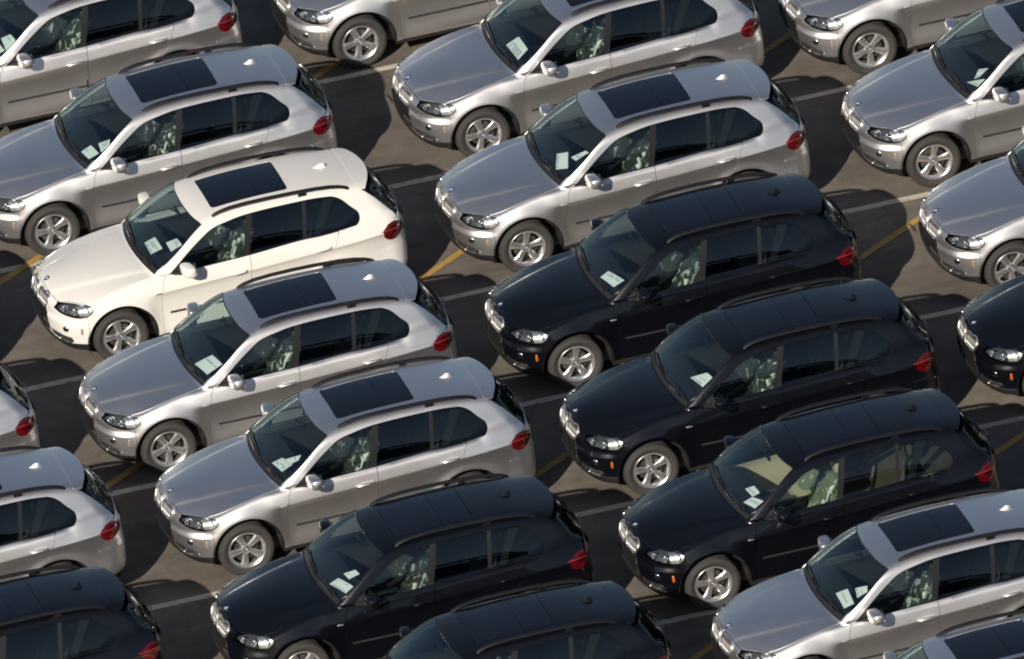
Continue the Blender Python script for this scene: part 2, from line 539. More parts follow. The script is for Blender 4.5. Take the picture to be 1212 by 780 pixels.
class Geo:
    """collects vertices, faces, normals and slots for one mesh"""
    def __init__(s):
        s.v, s.f, s.n, s.m = [], [], [], []
    def add(s, v, f, n=None, slot=0):
        k = len(s.v)
        s.v += [tuple(map(float, a)) for a in v]
        s.n += [tuple(map(float, a)) for a in n] if n is not None else [(0.0, 0.0, 0.0)] * len(v)
        s.f += [tuple(int(i) + k for i in a) for a in f]
        s.m += [slot] * len(f)
        return s
    def mirrored(s):
        g = Geo()
        g.v = [(a, -b, c) for a, b, c in s.v]
        g.n = [(a, -b, c) for a, b, c in s.n]
        g.f = [tuple(reversed(f)) for f in s.f]
        g.m = list(s.m)
        return g
    def join(s, o):
        k = len(s.v)
        s.v += o.v
        s.n += o.n
        s.f += [tuple(i + k for i in f) for f in o.f]
        s.m += o.m
        return s
    def moved(s, mat):
        g = Geo()
        r = mat.to_3x3()
        g.v = [tuple(mat @ Vector(a)) for a in s.v]
        g.n = [tuple(r @ Vector(a)) if any(a) else a for a in s.n]
        g.f, g.m = list(s.f), list(s.m)
        return g
    def mesh(s, name, sharp=35):
        me = bpy.data.meshes.new(name)
        me.from_pydata(s.v, [], s.f)
        me.polygons.foreach_set('material_index', s.m)
        me.polygons.foreach_set('use_smooth', [True] * len(s.f))
        me.update()
        if any(any(a) for a in s.n):
            me.normals_split_custom_set_from_vertices(s.n)
        else:
            me.set_sharp_from_angle(angle=math.radians(sharp))
        return me

def panel(poly, lift, step=0.04, holes=(), gap=0.003, flange=0.014, off=0.0, feats=(), slot=0, fine=None):
    """a sheet of bodywork: triangulate an outline in chart space, lift it on the body, turn its edges in"""
    st = fine or step
    P = resample(np.asarray(poly, float), st, True)
    if gap:
        P = inset(P, gap)
    H = [resample(np.asarray(h, float), st, True) for h in holes]
    lo, hi = P.min(0), P.max(0)
    gx, gy = np.meshgrid(np.arange(lo[0], hi[0], step), np.arange(lo[1], hi[1], step * 0.9))
    gx[::2] += step / 2
    q = np.stack([gx.ravel(), gy.ravel()], 1)
    if len(feats):
        fq = np.vstack([resample(f, step * 0.8) for f in feats])
        if len(q):
            dmin = np.full(len(q), 9.0)
            for a in fq:
                dmin = np.minimum(dmin, np.abs(q - a).max(1))
            q = q[dmin > step * 0.3]
        q = np.vstack([q, fq])
    def ok(q, m):
        k = inside(P, q) & (edge_dist(P, q) > m)
        for h in H:
            k &= ~inside(h, q) & (edge_dist(h, q) > m)
        return k
    q = q[ok(q, st * 0.35)]
    allp = np.vstack([P] + H + [q])
    ed, k = [], 0
    for L in [P] + H:
        n = len(L)
        ed += [(k + i, k + (i + 1) % n) for i in range(n)]
        k += n
    r = delaunay_2d_cdt([Vector(a) for a in allp], ed, [], 0, 1e-6)
    V = np.array([(a.x, a.y) for a in r[0]])
    F = np.array([tuple(f) for f in r[2]])
    c = V[F].mean(1)
    keep = inside(P, c)
    for h in H:
        keep &= ~inside(h, c)
    F = F[keep]
    p3 = lift(V)
    bad = np.isnan(p3[:, 0])
    if bad.any():
        F = F[~bad[F].any(1)]
        p3[bad] = 0
    N = grad(*p3.T)
    fn = np.cross(p3[F[:, 1]] - p3[F[:, 0]], p3[F[:, 2]] - p3[F[:, 0]])
    if np.sum(fn * N[F[:, 0]]) < 0:
        F = F[:, ::-1]
    p3 = p3 + N * off
    g = Geo().add(p3, F, N, slot)
    if flange:
        cnt = {}
        for f in F:
            for a, b in ((f[0], f[1]), (f[1], f[2]), (f[2], f[0])):
                cnt[(a, b)] = 1
        be = [(a, b) for a, b in cnt if (b, a) not in cnt]
        vv, ff, nn = [], [], []
        for a, b in be:
            t = p3[b] - p3[a]
            o = np.cross(t, N[a])
            o = o / (np.linalg.norm(o) + 1e-9)
            k = len(vv)
            vv += [p3[b], p3[a], p3[a] - N[a] * flange, p3[b] - N[b] * flange]
            nn += [o * .7 + N[b] * .7, o * .7 + N[a] * .7, o, o]
            ff.append((k, k + 1, k + 2, k + 3))
        if vv:
            g.add(vv, ff, nn, slot)
    return g

# ------------------------------------------------------------------ plain solids
def frame_tube(pts, r, n=8, closed=False, slot=0, flat=1.0):
    pts = [Vector(p) for p in pts]
    m = len(pts)
    v, f = [], []
    up = Vector((0, 0, 1))
    for i, p in enumerate(pts):
        a = pts[(i - 1) % m] if closed or i else p
        b = pts[(i + 1) % m] if closed or i < m - 1 else p
        t = (b - a).normalized()
        s = t.cross(up)
        s = s.normalized() if s.length > 1e-4 else Vector((1, 0, 0))
        w = s.cross(t).normalized()
        rr = r[i] if isinstance(r, (list, tuple)) else r
        for k in range(n):
            an = 2 * math.pi * k / n
            v.append(p + s * (math.cos(an) * rr) + w * (math.sin(an) * rr * flat))
    for i in range(m if closed else m - 1):
        j = (i + 1) % m
        for k in range(n):
            l = (k + 1) % n
            f.append((i * n + k, i * n + l, j * n + l, j * n + k))
    if not closed:
        f.append(tuple(range(n)))
        f.append(tuple((m - 1) * n + k for k in reversed(range(n))))
    return Geo().add(v, f, None, slot)

def lathe_y(prof, n=40, slot=0):
    """profile of (radius, y) turned about the y axis"""
    v, f = [], []
    m = len(prof)
    for i in range(n):
        a = 2 * math.pi * i / n
        for r, y in prof:
            v.append((r * math.cos(a), y, r * math.sin(a)))
    for i in range(n):
        j = (i + 1) % n
        for k in range(m - 1):
            f.append((i * m + k, i * m + k + 1, j * m + k + 1, j * m + k))
    return Geo().add(v, f, None, slot)

def loft(rings, caps=True, slot=0):
    n = len(rings[0])
    v = [p for r in rings for p in r]
    f = []
    for i in range(len(rings) - 1):
        for k in range(n):
            l = (k + 1) % n
            f.append((i * n + k, i * n + l, (i + 1) * n + l, (i + 1) * n + k))
    if caps:
        f.append(tuple(reversed(range(n))))
        f.append(tuple((len(rings) - 1) * n + k for k in range(n)))
    return Geo().add(v, f, None, slot)

def superell(c, r, e1=0.6, e2=0.6, nu=20, nv=12, slot=0):
    def pw(t, e):
        return math.copysign(abs(t) ** e, t)
    v, f = [], []
    for j in range(nv + 1):
        ph = -math.pi / 2 + math.pi * j / nv
        for i in range(nu):
            th = 2 * math.pi * i / nu
            v.append((c[0] + r[0] * pw(math.cos(ph), e1) * pw(math.cos(th), e2),
                      c[1] + r[1] * pw(math.cos(ph), e1) * pw(math.sin(th), e2),
                      c[2] + r[2] * pw(math.sin(ph), e1)))
    for j in range(nv):
        for i in range(nu):
            k = (i + 1) % nu
            f.append((j * nu + i, j * nu + k, (j + 1) * nu + k, (j + 1) * nu + i))
    return Geo().add(v, f, None, slot)

def rbox(lo, hi, e=0.25, slot=0, nu=24, nv=12):
    c = [(a + b) / 2 for a, b in zip(lo, hi)]
    r = [(b - a) / 2 for a, b in zip(lo, hi)]
    return superell(c, r, e, e, nu, nv, slot)

# ------------------------------------------------------------------ outlines on the body (left half)
ST = 0.035
def arch(xa, r, a0, a1, n=36):
    return [(xa + r * math.cos(a), 0.95, 0.365 + r * math.sin(a)) for a in np.linspace(a0, a1, n)]

headlight = np.array([(2.205, .475, .795), (2.18, .508, .845), (2.105, .562, .882), (2.039, .622, .892), (1.97, .696, .892),
    (1.903, .776, .890), (1.835, .842, .884), (1.800, .895, .850), (1.815, .905, .795), (1.89, .895, .748), (1.98, .86, .728),
    (2.059, .805, .734), (2.12, .715, .750), (2.17, .63, .764)])
taillight = np.array([(-2.074, .921, 1.066), (-2.165, .888, 1.135), (-2.265, .835, 1.150), (-2.345, .763, 1.10), (-2.42, .62, 1.06),
    (-2.44, .60, 1.00), (-2.40, .72, .95), (-2.33, .815, .925), (-2.26, .875, .906), (-2.183, .905, .91), (-2.096, .915, .972)])
HL, TL = to_uz(headlight), to_uz(taillight)

hood_side = smooth_curve([(.935, .792), (1.21, .822), (1.56, .832), (1.80, .805), (1.93, .755)], 40)
hood_front = smooth_curve([(1.93, .755), (1.975, .70), (2.045, .628), (2.11, .568), (2.165, .50), (2.19, .40), (2.215, .22), (2.222, .0)], 40)
hood_rear = np.array([(1.032 - .155 * y * y, y) for y in np.linspace(0, .792, 24)])
ws_base = np.array([(.985 - .17 * y * y, y) for y in np.linspace(0, .785, 24)])
ws_side = smooth_curve([(.88, .785), (.80, .800), (.718, .796), (.60, .776), (.455, .736), (.32, .688), (.224, .648)], 30)
ws_top = smooth_curve([(.224, .648), (.265, .52), (.300, .31), (.315, .0)], 20)
roof_edge = smooth_curve([(.224, .648), (.0, .628), (-.5, .618), (-1.0, .612), (-1.5, .605), (-1.80, .60), (-1.93, .597)], 50)
roof_rear = smooth_curve([(-1.93, .597), (-2.0, .45), (-2.05, .2), (-2.06, .0)], 20)

def full(half):
    """mirror an open half outline (from y=0 round to y=0) into a closed one"""
    half = np.asarray(half)
    m = half[::-1].copy()
    m[:, 1] *= -1
    if abs(half[0, 1]) < 1e-9:
        m = m[:-1]
    if abs(half[-1, 1]) < 1e-9:
        m = m[1:]
    return np.vstack([half, m])

DLO = np.array([(.744, 1.094), (.53, 1.101), (.295, 1.108), (.017, 1.116), (-.313, 1.126), (-.647, 1.145), (-.992, 1.164), (-1.244, 1.173),
    (-1.508, 1.187), (-1.645, 1.197), (-1.752, 1.214), (-1.806, 1.262), (-1.812, 1.317), (-1.732, 1.414), (-1.637, 1.514), (-1.57, 1.561),
    (-1.50, 1.588), (-1.307, 1.606), (-1.091, 1.612), (-.773, 1.612), (-.442, 1.604), (-.256, 1.590), (-.097, 1.566), (.113, 1.518),
    (.256, 1.442), (.401, 1.351), (.573, 1.226), (.69, 1.135)])
belt = Spl(DLO[:11, 0], DLO[:11, 1])
dlo_top = Spl(DLO[14:, 0], DLO[14:, 1])
def belt_pts(xa, xb, n=20, dz=0.0):
    return [(x, float(belt(x)) + dz) for x in np.linspace(xa, xb, n)]
def dlo_arc(i0, i1, n):
    return smooth_curve(DLO[i0:i1 + 1], n)
dlo_closed = np.vstack([smooth_curve(DLO[:11], 50)[:-1], smooth_curve(DLO[10:17], 30)[:-1], smooth_curve(np.vstack([DLO[16:], DLO[:1]]), 60)[:-1]])

hs3, hf3, hr3 = lift_top(hood_side), lift_top(hood_front), lift_top(hood_rear)
wss3 = lift_top(ws_side)
re3 = lift_top(roof_edge)
front_cut = [(1.90, 1.0, .70), (1.875, 1.0, .62)]

def lift_front(yz):
    yz = np.atleast_2d(np.asarray(yz, float))
    o = np.stack([np.full(len(yz), 2.6), yz[:, 0], yz[:, 1]], 1)
    d = np.zeros_like(o)
    d[:, 0] = -1
    return cast(o, d, 0, 1.0, 80)

def fr(yz):
    """front view (y, z) -> chart, keeping the centre line exactly on it"""
    yz = np.atleast_2d(np.asarray(yz, float))
    q = to_uz(lift_front(yz))
    q[yz[:, 0] == 0, 0] = U_FRONT
    return q

def uz(pts):
    return to_uz(np.array(pts, float))

crease_x = np.linspace(1.25, -2.2, 90)
crease_feats = [np.stack([crease_x, Zc(crease_x) + d], 1) for d in (-.05, -.03, -.017, -.009, -.003, .003, .009, .018)]
rx = np.linspace(1.05, 2.16, 40)
ridge_feats = [np.stack([rx, s * (HY(rx) + d)], 1) for s in (1, -1) for d in (-.05, -.03, -.015, 0, .015, .03, .05)]

# ---- front wing
wing_poly = np.vstack([to_uz(hs3), HL[5:10], uz([(1.893, .93, .66)]), uz(arch(AXF, AR, .314, math.pi + .144)),
                       [(.905, .30), (.905, .634), (.888, .875), (.845, 1.02), (.80, 1.085)]])
# ---- pillars, cant rail and rear quarter in one sheet
tail_edge = [(-1.95, .60, 1.553), (-2.064, .647, 1.453), (-2.182, .668, 1.324), (-2.263, .735, 1.245), (-2.30, .75, 1.185)]
quarter_arc = [(AXR + .49 * math.cos(a), .365 + .49 * math.sin(a)) for a in np.linspace(-.13, 1.28, 24)]
upper_poly = np.vstack([to_uz(hs3[:1]), to_uz(wss3), to_uz(re3[1:-1]), uz(tail_edge), TL[[2, 1, 0, 10, 9]], uz([(-2.06, .93, .79)]),
                        uz(arch(AXR, AR, math.pi - .495, -.144)), quarter_arc, [(-1.385, .90), (-1.441, 1.048), (-1.49, 1.15)],
                        smooth_curve(DLO[8:11], 12)[:-1], smooth_curve(DLO[10:17], 30)[:-1], smooth_curve(np.vstack([DLO[16:], DLO[:1]]), 60),
                        [(.80, 1.085)]])
g_body_half = panel(wing_poly, lift_wrap, ST, feats=crease_feats[:], fine=.025)
g_body_half.join(panel(upper_poly, lift_wrap, ST, feats=crease_feats, fine=.022, flange=.012, gap=.002))
sun_rect = []
for cx, cy, a0 in ((.03 - .06, .43 - .06, 0), (-1.01 + .06, .43 - .06, 90), (-1.01 + .06, -.43 + .06, 180), (.03 - .06, -.43 + .06, 270)):
    for k in range(6):
        a = math.radians(a0 + 18 * k)
        x = cx + .06 * math.cos(a)
        y = cy + .06 * math.sin(a)
        sun_rect.append((x - (.06 * y * y if a0 in (0, 270) else -.02 * y * y), y))
sun_rect = np.array(sun_rect)
roof_poly = full(np.vstack([ws_top[::-1], roof_edge[1:], roof_rear[1:]]))
g_roof = panel(roof_poly, lift_top, .05, holes=[sun_rect], fine=.03)
g_body = Geo().join(g_body_half).join(g_body_half.mirrored()).join(g_roof)

# ---- hood
hood_poly = full(np.vstack([hood_rear, hood_side[1:], hood_front[1:]]))
g_hood = panel(hood_poly, lift_top, .04, feats=ridge_feats, fine=.025, flange=.02)

# ---- doors
cutF = [(.905, .30), (.905, .634), (.888, .875), (.845, 1.02), (.80, 1.085)]
doorF_poly = np.vstack([cutF, belt_pts(.744, -.318, 30), [(-.306, .98), (-.300, .84), (-.300, .30)]])
doorR_poly = np.vstack([[(-.300, .30), (-.300, .84), (-.306, .98)], belt_pts(-.318, -1.505, 30), [(-1.49, 1.15), (-1.441, 1.048), (-1.385, .90)],
                        quarter_arc[::-1]])
g_doorF = panel(doorF_poly, lift_wrap, ST, feats=crease_feats, fine=.025, gap=.004)
g_doorR = panel(doorR_poly, lift_wrap, ST, feats=crease_feats, fine=.025, gap=.004)
sill_poly = [(.995, .242), (.995, .298), (-1.03, .298), (-1.03, .242)]
g_sill = panel(sill_poly, lift_wrap, .05, flange=.02)

# ---- nose
kid = np.array([(.030, .78), (.030, .850), (.050, .878), (.18, .888), (.325, .880), (.358, .855), (.350, .79), (.315, .742), (.20, .732), (.075, .732), (.042, .745)])
kid_u = fr(kid)
intake_u = fr([(0, .715), (.12, .715), (.30, .712), (.375, .665), (.425, .49), (.43, .455), (.2, .455), (0, .455)])
vent_u = (0, .042) + uz([(2.275, .47, .455), (2.20, .63, .44), (2.10, .795, .415), (2.075, .80, .375), (2.10, .755, .345), (2.20, .60, .358), (2.262, .455, .39)])
hf_mid = hf3[hf3[:, 1] < .505]
hf_u = to_uz(hf_mid)
hf_u[-1, 0] = U_FRONT
bf_poly = np.vstack([[(U_FRONT, .44)], fr([(.2, .44), (.42, .43)]), uz([(2.25, .52, .395), (2.10, .75, .368), (2.0, .84, .368)]),
                     uz(arch(AXF, AR, .008, .314, 10)), uz([(1.893, .93, .66)]), HL[9:], HL[:2], hf_u])
chin_poly = np.vstack([[(U_FRONT, .27), (U_FRONT, .437)], fr([(.2, .437), (.42, .427)]), uz([(2.25, .52, .392), (2.10, .75, .365), (2.0, .84, .365)]),
                       uz(arch(AXF, AR, .003, -.2, 6)), uz([(2.08, .75, .265)]), fr([(.6, .265), (.4, .268), (.2, .27)])])
g_chin = panel(chin_poly, lift_wrap, .05, gap=.001, flange=.02)
g_chin.join(g_chin.mirrored())
bf_half = panel(bf_poly, lift_wrap, ST, holes=[kid_u, intake_u, vent_u], gap=.0025, fine=.02, flange=.006)
g_bumperF = Geo().join(bf_half).join(bf_half.mirrored())
def both(g):
    return Geo().join(g).join(g.mirrored())
g_intake = panel(intake_u, lift_wrap, .05, gap=0, flange=0, off=-.05)
# mesh bars across the lower intake
for zz in (.47, .53, .59, .65):
    yy = np.linspace(0, .39 - (.04 if zz > .6 else 0), 12)
    p = lift_front(np.stack([yy, 0 * yy + zz], 1)) - np.array([.028, 0, 0])
    g_intake.join(frame_tube(p, .007, 6))
ir = lift_wrap(resample(intake_u, .03))
g_intake.join(frame_tube(ir - grad(*ir.T) * .008, .014, 8))
g_intake = both(g_intake)
g_vent = panel(vent_u, lift_wrap, .05, gap=0, flange=0, off=-.03)
vr = lift_wrap(resample(vent_u, .03, True))
g_vent.join(frame_tube(vr - grad(*vr.T) * .012, .012, 6, closed=True))
vl = lift_wrap(resample(vent_u[3:6], .04))
vn = grad(*vl.T)
g_skid = frame_tube(vl + vn * .004, .012, 8)
vc = vent_u.mean(0)
g_skid.join(panel(vc + (vent_u - vc) * (.92, .45) + (0, -.012), lift_wrap, .04, gap=0, flange=.012, off=-.010))
g_grille = panel(kid_u, lift_wrap, .05, gap=0, flange=0, off=-.03, slot=1)
for yy in np.linspace(.065, .325, 9):
    zz = np.linspace(.748 if yy < .3 else .765, .874, 5)
    p = lift_front(np.stack([0 * zz + yy, zz], 1)) - np.array([.006, 0, 0])
    g_grille.join(frame_tube(p, .0085, 6))
kr = lift_wrap(resample(smooth_curve(np.vstack([kid_u, kid_u[:1]]), 60)[:-1], .03, True))
g_grille.join(frame_tube(kr + grad(*kr.T) * .006, .013, 8, closed=True))

# ---- lamps
hl_s = smooth_curve(np.vstack([HL, HL[:1]]), 70)[:-1]
g_lens = panel(hl_s, lift_wrap, .03, gap=.002, flange=.0, off=.001)
hl_c = HL.mean(0)
g_lamp = panel(hl_c + (HL - hl_c) * .99, lift_wrap, .03, gap=0, flange=0, off=-.05)
hl_out = np.array([HL[4] + (HL[10] - HL[4]) * .1, HL[5] - (0, .006), HL[6] + (.0, -.008), HL[7] + (.008, 0), HL[8] + (.006, .006), HL[9] + (.0, .006), HL[4] + (HL[10] - HL[4]) * .9])
g_lamp.join(panel(hl_out, lift_wrap, .03, gap=.002, flange=.02, off=-.014, slot=1))
def bowl(p, r, depth, slot=0):
    """round lamp reflector facing along the body normal"""
    c = lift_wrap(np.array([p]))[0]
    n = Vector(grad(*c[None].T)[0])
    n = (n + Vector((.9, .1, 0))).normalized()
    g = lathe_y([(r, 0), (r * .9, -.004), (r * .75, -depth * .5), (r * .45, -depth * .85), (.0, -depth)], 20, slot)
    g.join(superell((0, -depth * .6, 0), (r * .42, r * .30, r * .42), 1, 1, 14, 8, slot))
    g.join(lathe_y([(r, 0), (r * 1.06, .006), (r * 1.12, 0), (r * 1.12, -depth), (r * .9, -depth)], 20, slot))
    return g.moved(Matrix.Translation(Vector(c) - n * .022) @ n.to_track_quat('Y', 'Z').to_matrix().to_4x4())
lamp_u = uz([(2.13, .60, .82), (2.03, .75, .81), (1.91, .855, .82)])
g_bowl = Geo().join(bowl(lamp_u[0], .040, .05)).join(bowl(lamp_u[1], .050, .05)).join(bowl(lamp_u[2], .042, .035))
brow = lift_wrap(resample(HL[2:7], .03))
g_bowl.join(frame_tube(brow - grad(*brow.T) * .012, .006, 6))
g_tail = panel(smooth_curve(np.vstack([TL, TL[:1]]), 60)[:-1], lift_wrap, .03, gap=.003, flange=.02, off=.004)
tb = lift_wrap(resample(np.array([TL[0] + (.03, .0), (TL[2] + TL[8]) / 2 + (0, .035), (TL[3] + TL[7]) / 2 + (0, .02)]), .03))
for i_, f_ in enumerate(g_tail.f):
    zc_ = sum(g_tail.v[k][2] for k in f_) / len(f_)
    g_tail.m[i_] = 1 if zc_ > 1.055 else 0  # upper half in a darker red: lamp shading put into the lens colour
g_tailbar = frame_tube(tb + grad(*tb.T) * .003, .007, 6, flat=.5)
def blob(p3, r, off, e=.7):
    """small rounded fitting sitting on the body"""
    c = lift_wrap(to_uz(np.array([p3])))[0]
    n = Vector(grad(*c[None].T)[0])
    g = superell((0, 0, 0), r, e, e, 14, 8)
    return g.moved(Matrix.Translation(Vector(c) + n * off) @ n.to_track_quat('Y', 'Z').to_matrix().to_4x4())
g_fog = blob((2.152, .745, .575), (.045, .012, .040), .004, 1)
g_marker = blob((1.974, .88, .555), (.017, .005, .048), .003)
g_badge = blob((.94, .94, .888), (.045, .006, .010), .004)

# ---- tail
rb_top = [(-2.50, 0, .82), (-2.47, .40, .82), (-2.42, .66, .86)]
bb_poly = np.vstack([TL[9:10], uz([(-2.06, .93, .79)]), uz(arch(AXR, AR, math.pi - .495, math.pi - .1, 12)), uz([(-2.0, .90, .41), (-2.25, .78, .43)]),
                     [(U_REAR + .55, .45), (U_REAR, .46), (U_REAR, .82)], uz(rb_top[1:]), TL[6:9]])
bb_half = panel(bb_poly, lift_wrap, .04, gap=-.003, fine=.03, flange=0, off=-.0015)
g_bumperR = both(bb_half)
rv_poly = np.vstack([uz(arch(AXR, AR, math.pi - .1, math.pi + .17, 6)), uz([(-2.0, .88, .285), (-2.25, .75, .28)]), [(U_REAR + .55, .28), (U_REAR, .28), (U_REAR, .458), (U_REAR + .55, .448)],
                     uz([(-2.25, .78, .428), (-2.0, .90, .408)])])
g_rvalance = both(panel(rv_poly, lift_wrap, .06, gap=.001, flange=.01))
g_recess = blob((-2.46, 0, .955), (.27, .010, .065), .001, .4)
g_pipe = lathe_y([(.030, -.10), (.036, .0), (.034, .004), (.030, .0), (.028, -.08)], 16).moved(Matrix.Translation((-2.44, .52, .40)) @ Matrix.Rotation(math.radians(90), 4, 'Z'))
tg_poly = np.vstack([[(U_REAR, 1.185)], uz([(-2.40, .40, 1.185), (-2.33, .70, 1.18)]), TL[2:7], uz(rb_top[1:])[::-1], [(U_REAR, .82)]])
g_tailgate = both(panel(tg_poly, lift_wrap, .045, gap=.003, fine=.03))
te = uz(tail_edge)
rg_poly = np.vstack([[(U_REAR, 1.53)], uz([(-2.10, .30, 1.535)]), te[:4], uz([(-2.33, .69, 1.195), (-2.40, .40, 1.195)]), [(U_REAR, 1.195)]])
g_rearglass = both(panel(rg_poly, lift_wrap, .05, gap=.004, flange=0, off=-.003))
def roof_z(x, y):
    return RC(x) - .07 * y * y - .12 * y ** 4
sp_top, sp_bot, nyy, nxx = [], [], 25, 8
g_spoiler = Geo()
v, f = [], []
for side_ in (0, 1):
    for i in range(nyy):
        y = -.605 + 1.21 * i / (nyy - 1)
        xe = -2.125 + .42 * y * y
        for k in range(nxx):
            t = k / (nxx - 1)
            x = -1.86 + (xe + 1.86) * t
            z = float(roof_z(x, y)) + .003 + .006 * t - .05 * max(0, abs(y) - .52) * 3
            if side_:
                z -= .010 + .012 * math.sin(math.pi * min(1, t * 1.0)) * (1 - .4 * t) + .004
            v.append((x, y, z))
n0 = nyy * nxx
for i in range(nyy - 1):
    for k in range(nxx - 1):
        a, b, c, d = i * nxx + k, i * nxx + k + 1, (i + 1) * nxx + k + 1, (i + 1) * nxx + k
        f += [(a, b, c, d), (n0 + d, n0 + c, n0 + b, n0 + a)]
for i in range(nyy - 1):
    for k in (0, nxx - 1):
        a, d = i * nxx + k, (i + 1) * nxx + k
        f.append((a, d, n0 + d, n0 + a) if k else (d, a, n0 + a, n0 + d))
for i in (0, nyy - 1):
    for k in range(nxx - 1):
        a, b = i * nxx + k, i * nxx + k + 1
        f.append((a, n0 + a, n0 + b, b) if i == 0 else (b, n0 + b, n0 + a, a))
g_spoiler.add(v, f)
g_rearwiper = frame_tube([(-2.455, 0, 1.20), (-2.44, .08, 1.23), (-2.41, .32, 1.27)], .010, 6)

# ---- glass of the sides
def between(xa_b, xa_t, xb_b, xb_t, n=24):
    """side glass between two slanted lines, following the belt below and the roof rail above"""
    bot = [(x, float(belt(x))) for x in np.linspace(xa_b, xb_b, n)]
    top = [(x, float(dlo_top(x))) for x in np.linspace(xb_t, xa_t, n)]
    return np.array(bot + top)
front_half = np.array([(x, float(belt(x))) for x in np.linspace(.744, -.246, 24)] + [(x, float(dlo_top(x))) for x in np.linspace(-.372, .69, 30)])
GL = dict(gap=.002, flange=0, off=-.007)
g_winF = panel(front_half, lift_wrap, .06, fine=.035, **GL)
g_winR = panel(between(-.314, -.442, -1.048, -1.122), lift_wrap, .06, fine=.04, **GL)
q_rear = np.vstack([[(x, float(belt(x))) for x in np.linspace(-1.078, -1.645, 16)], smooth_curve(DLO[9:17], 30), [(x, float(dlo_top(x))) for x in np.linspace(-1.5, -1.152, 10)]])
g_winQ = panel(q_rear, lift_wrap, .06, fine=.035, **GL)
strip = dict(gap=0, flange=.01, off=-.004)
g_bpillar = panel(between(-.240, -.366, -.320, -.448, 3), lift_wrap, .04, **strip)
g_cpillar = panel(between(-1.040, -1.114, -1.090, -1.164, 3), lift_wrap, .04, **strip)
sail = np.array([(.744, 1.094), (.56, 1.100), (.57, 1.226), (.69, 1.135)])
g_sail = panel(sail, lift_wrap, .04, gap=0, flange=.01, off=.002)
dl = lift_wrap(resample(dlo_closed, .035, True))
g_dlotrim = frame_tube(dl + grad(*dl.T) * .001, .008, 6, closed=True)
# inner pillar cover seen through the quarter glass
g_inner = panel(np.array([(-1.20, 1.18), (-1.29, 1.18), (-1.53, 1.56), (-1.40, 1.58)]), lift_wrap, .06, gap=0, flange=.01, off=-.05)

# ---- windscreen, cowl, wipers
ws_poly = full(np.vstack([ws_base, ws_side[1:], ws_top[1:]]))
g_shield = panel(ws_poly, lift_top, .05, fine=.035, gap=.002, flange=0, off=-.004)
wr = lift_top(resample(ws_poly, .04, True))
g_shieldtrim = frame_tube(wr + grad(*wr.T) * .0, .008, 6, closed=True)
cowl_half = np.vstack([ws_base + (.004, 0), (hood_rear - (.012, 0))[::-1]])
cowl_poly = np.vstack([ws_base + (.006, 0), (ws_base * (1, -1) + (.006, 0))[::-1][:-1]])
cowl_poly = np.vstack([(ws_base * (1, -1))[::-1][:-1] + (-.004, 0), ws_base + (-.004, 0), hood_rear[::-1] - (.004, 0), ((hood_rear * (1, -1)) - (.004, 0))[1:]])
g_cowl = panel(cowl_poly, lift_top, .05, fine=.02, gap=0, flange=.01, off=-.008)
def wiper(a, b, n=10):
    pts = np.stack([np.linspace(a[0], b[0], n), np.linspace(a[1], b[1], n)], 1)
    p = lift_top(pts)
    return frame_tube(p + grad(*p.T) * .014, .009, 6)
g_wiper1 = wiper((.905, .66), (.955, .10)).join(wiper((.94, .62), (.945, .40), 6))
g_wiper2 = wiper((.968, -.02), (.885, -.66)).join(wiper((.985, -.05), (.955, -.35), 6))

# ---- roof fittings
g_sunframe = panel(sun_rect, lift_top, .08, gap=-.004, flange=0, off=-.025)
def cut_rect(xa, xb):
    return np.array([(x - (.06 * y * y if k == 0 else 0), y) for k, x in ((0, xa), (1, xb)) for y in ((np.linspace(-.415, .415, 12)) if k == 0 else np.linspace(.415, -.415, 12))])
g_pane1 = panel(cut_rect(.018, -.610), lift_top, .08, gap=0, flange=.012, off=.001, fine=.04)
g_pane2 = panel(np.array([(-.617, -.415), (-.617, .415), (-.998, .415), (-.998, -.415)]), lift_top, .08, gap=0, flange=.012, off=-.001, fine=.04)
def rail():
    xs = [.05, .02, -.05, -.18, -.4, -.7, -1.0, -1.3, -1.5, -1.64, -1.72, -1.75]
    hs = [-.012, .010, .030, .046, .053, .055, .055, .053, .046, .030, .008, -.014]
    ys = [.585, .586, .588, .59, .594, .597, .597, .594, .590, .586, .583, .582]
    base = lift_top(np.stack([xs, ys], 1))
    p = base + np.stack([0 * base[:, 0], 0 * base[:, 0], hs], 1)
    g = frame_tube(p, .029, 8, flat=.8)
    for xm in (-1.14,):
        b = lift_top(np.array([[xm, .597]]))[0]
        g.join(loft([[(b[0] + sx * .045 * k, b[1] + sy * .02, b[2] + dz) for sx, sy in ((-1, -1), (1, -1), (1, 1), (-1, 1))] for dz, k in ((-.01, 1.3), (.02, 1), (.05, .9))]))
    return g
g_rail = rail()
fin_rings = []
b0 = float(lift_top(np.array([[-1.51, 0]]))[0][2])
for t in np.linspace(0, 1, 8):
    zz = b0 - .012 + .058 * t
    xa, xb = -1.385 - .155 * t ** .85, -1.625 + .03 * t ** 2
    w = .032 * (1 - t ** 1.3) + .004
    ring = []
    for k in range(16):
        a = 2 * math.pi * k / 16
        ring.append(((xa + xb) / 2 + (xa - xb) / 2 * math.cos(a), w * math.sin(a) * (1 - .45 * math.cos(a)), zz))
    fin_rings.append(ring)
g_fin = loft(fin_rings)

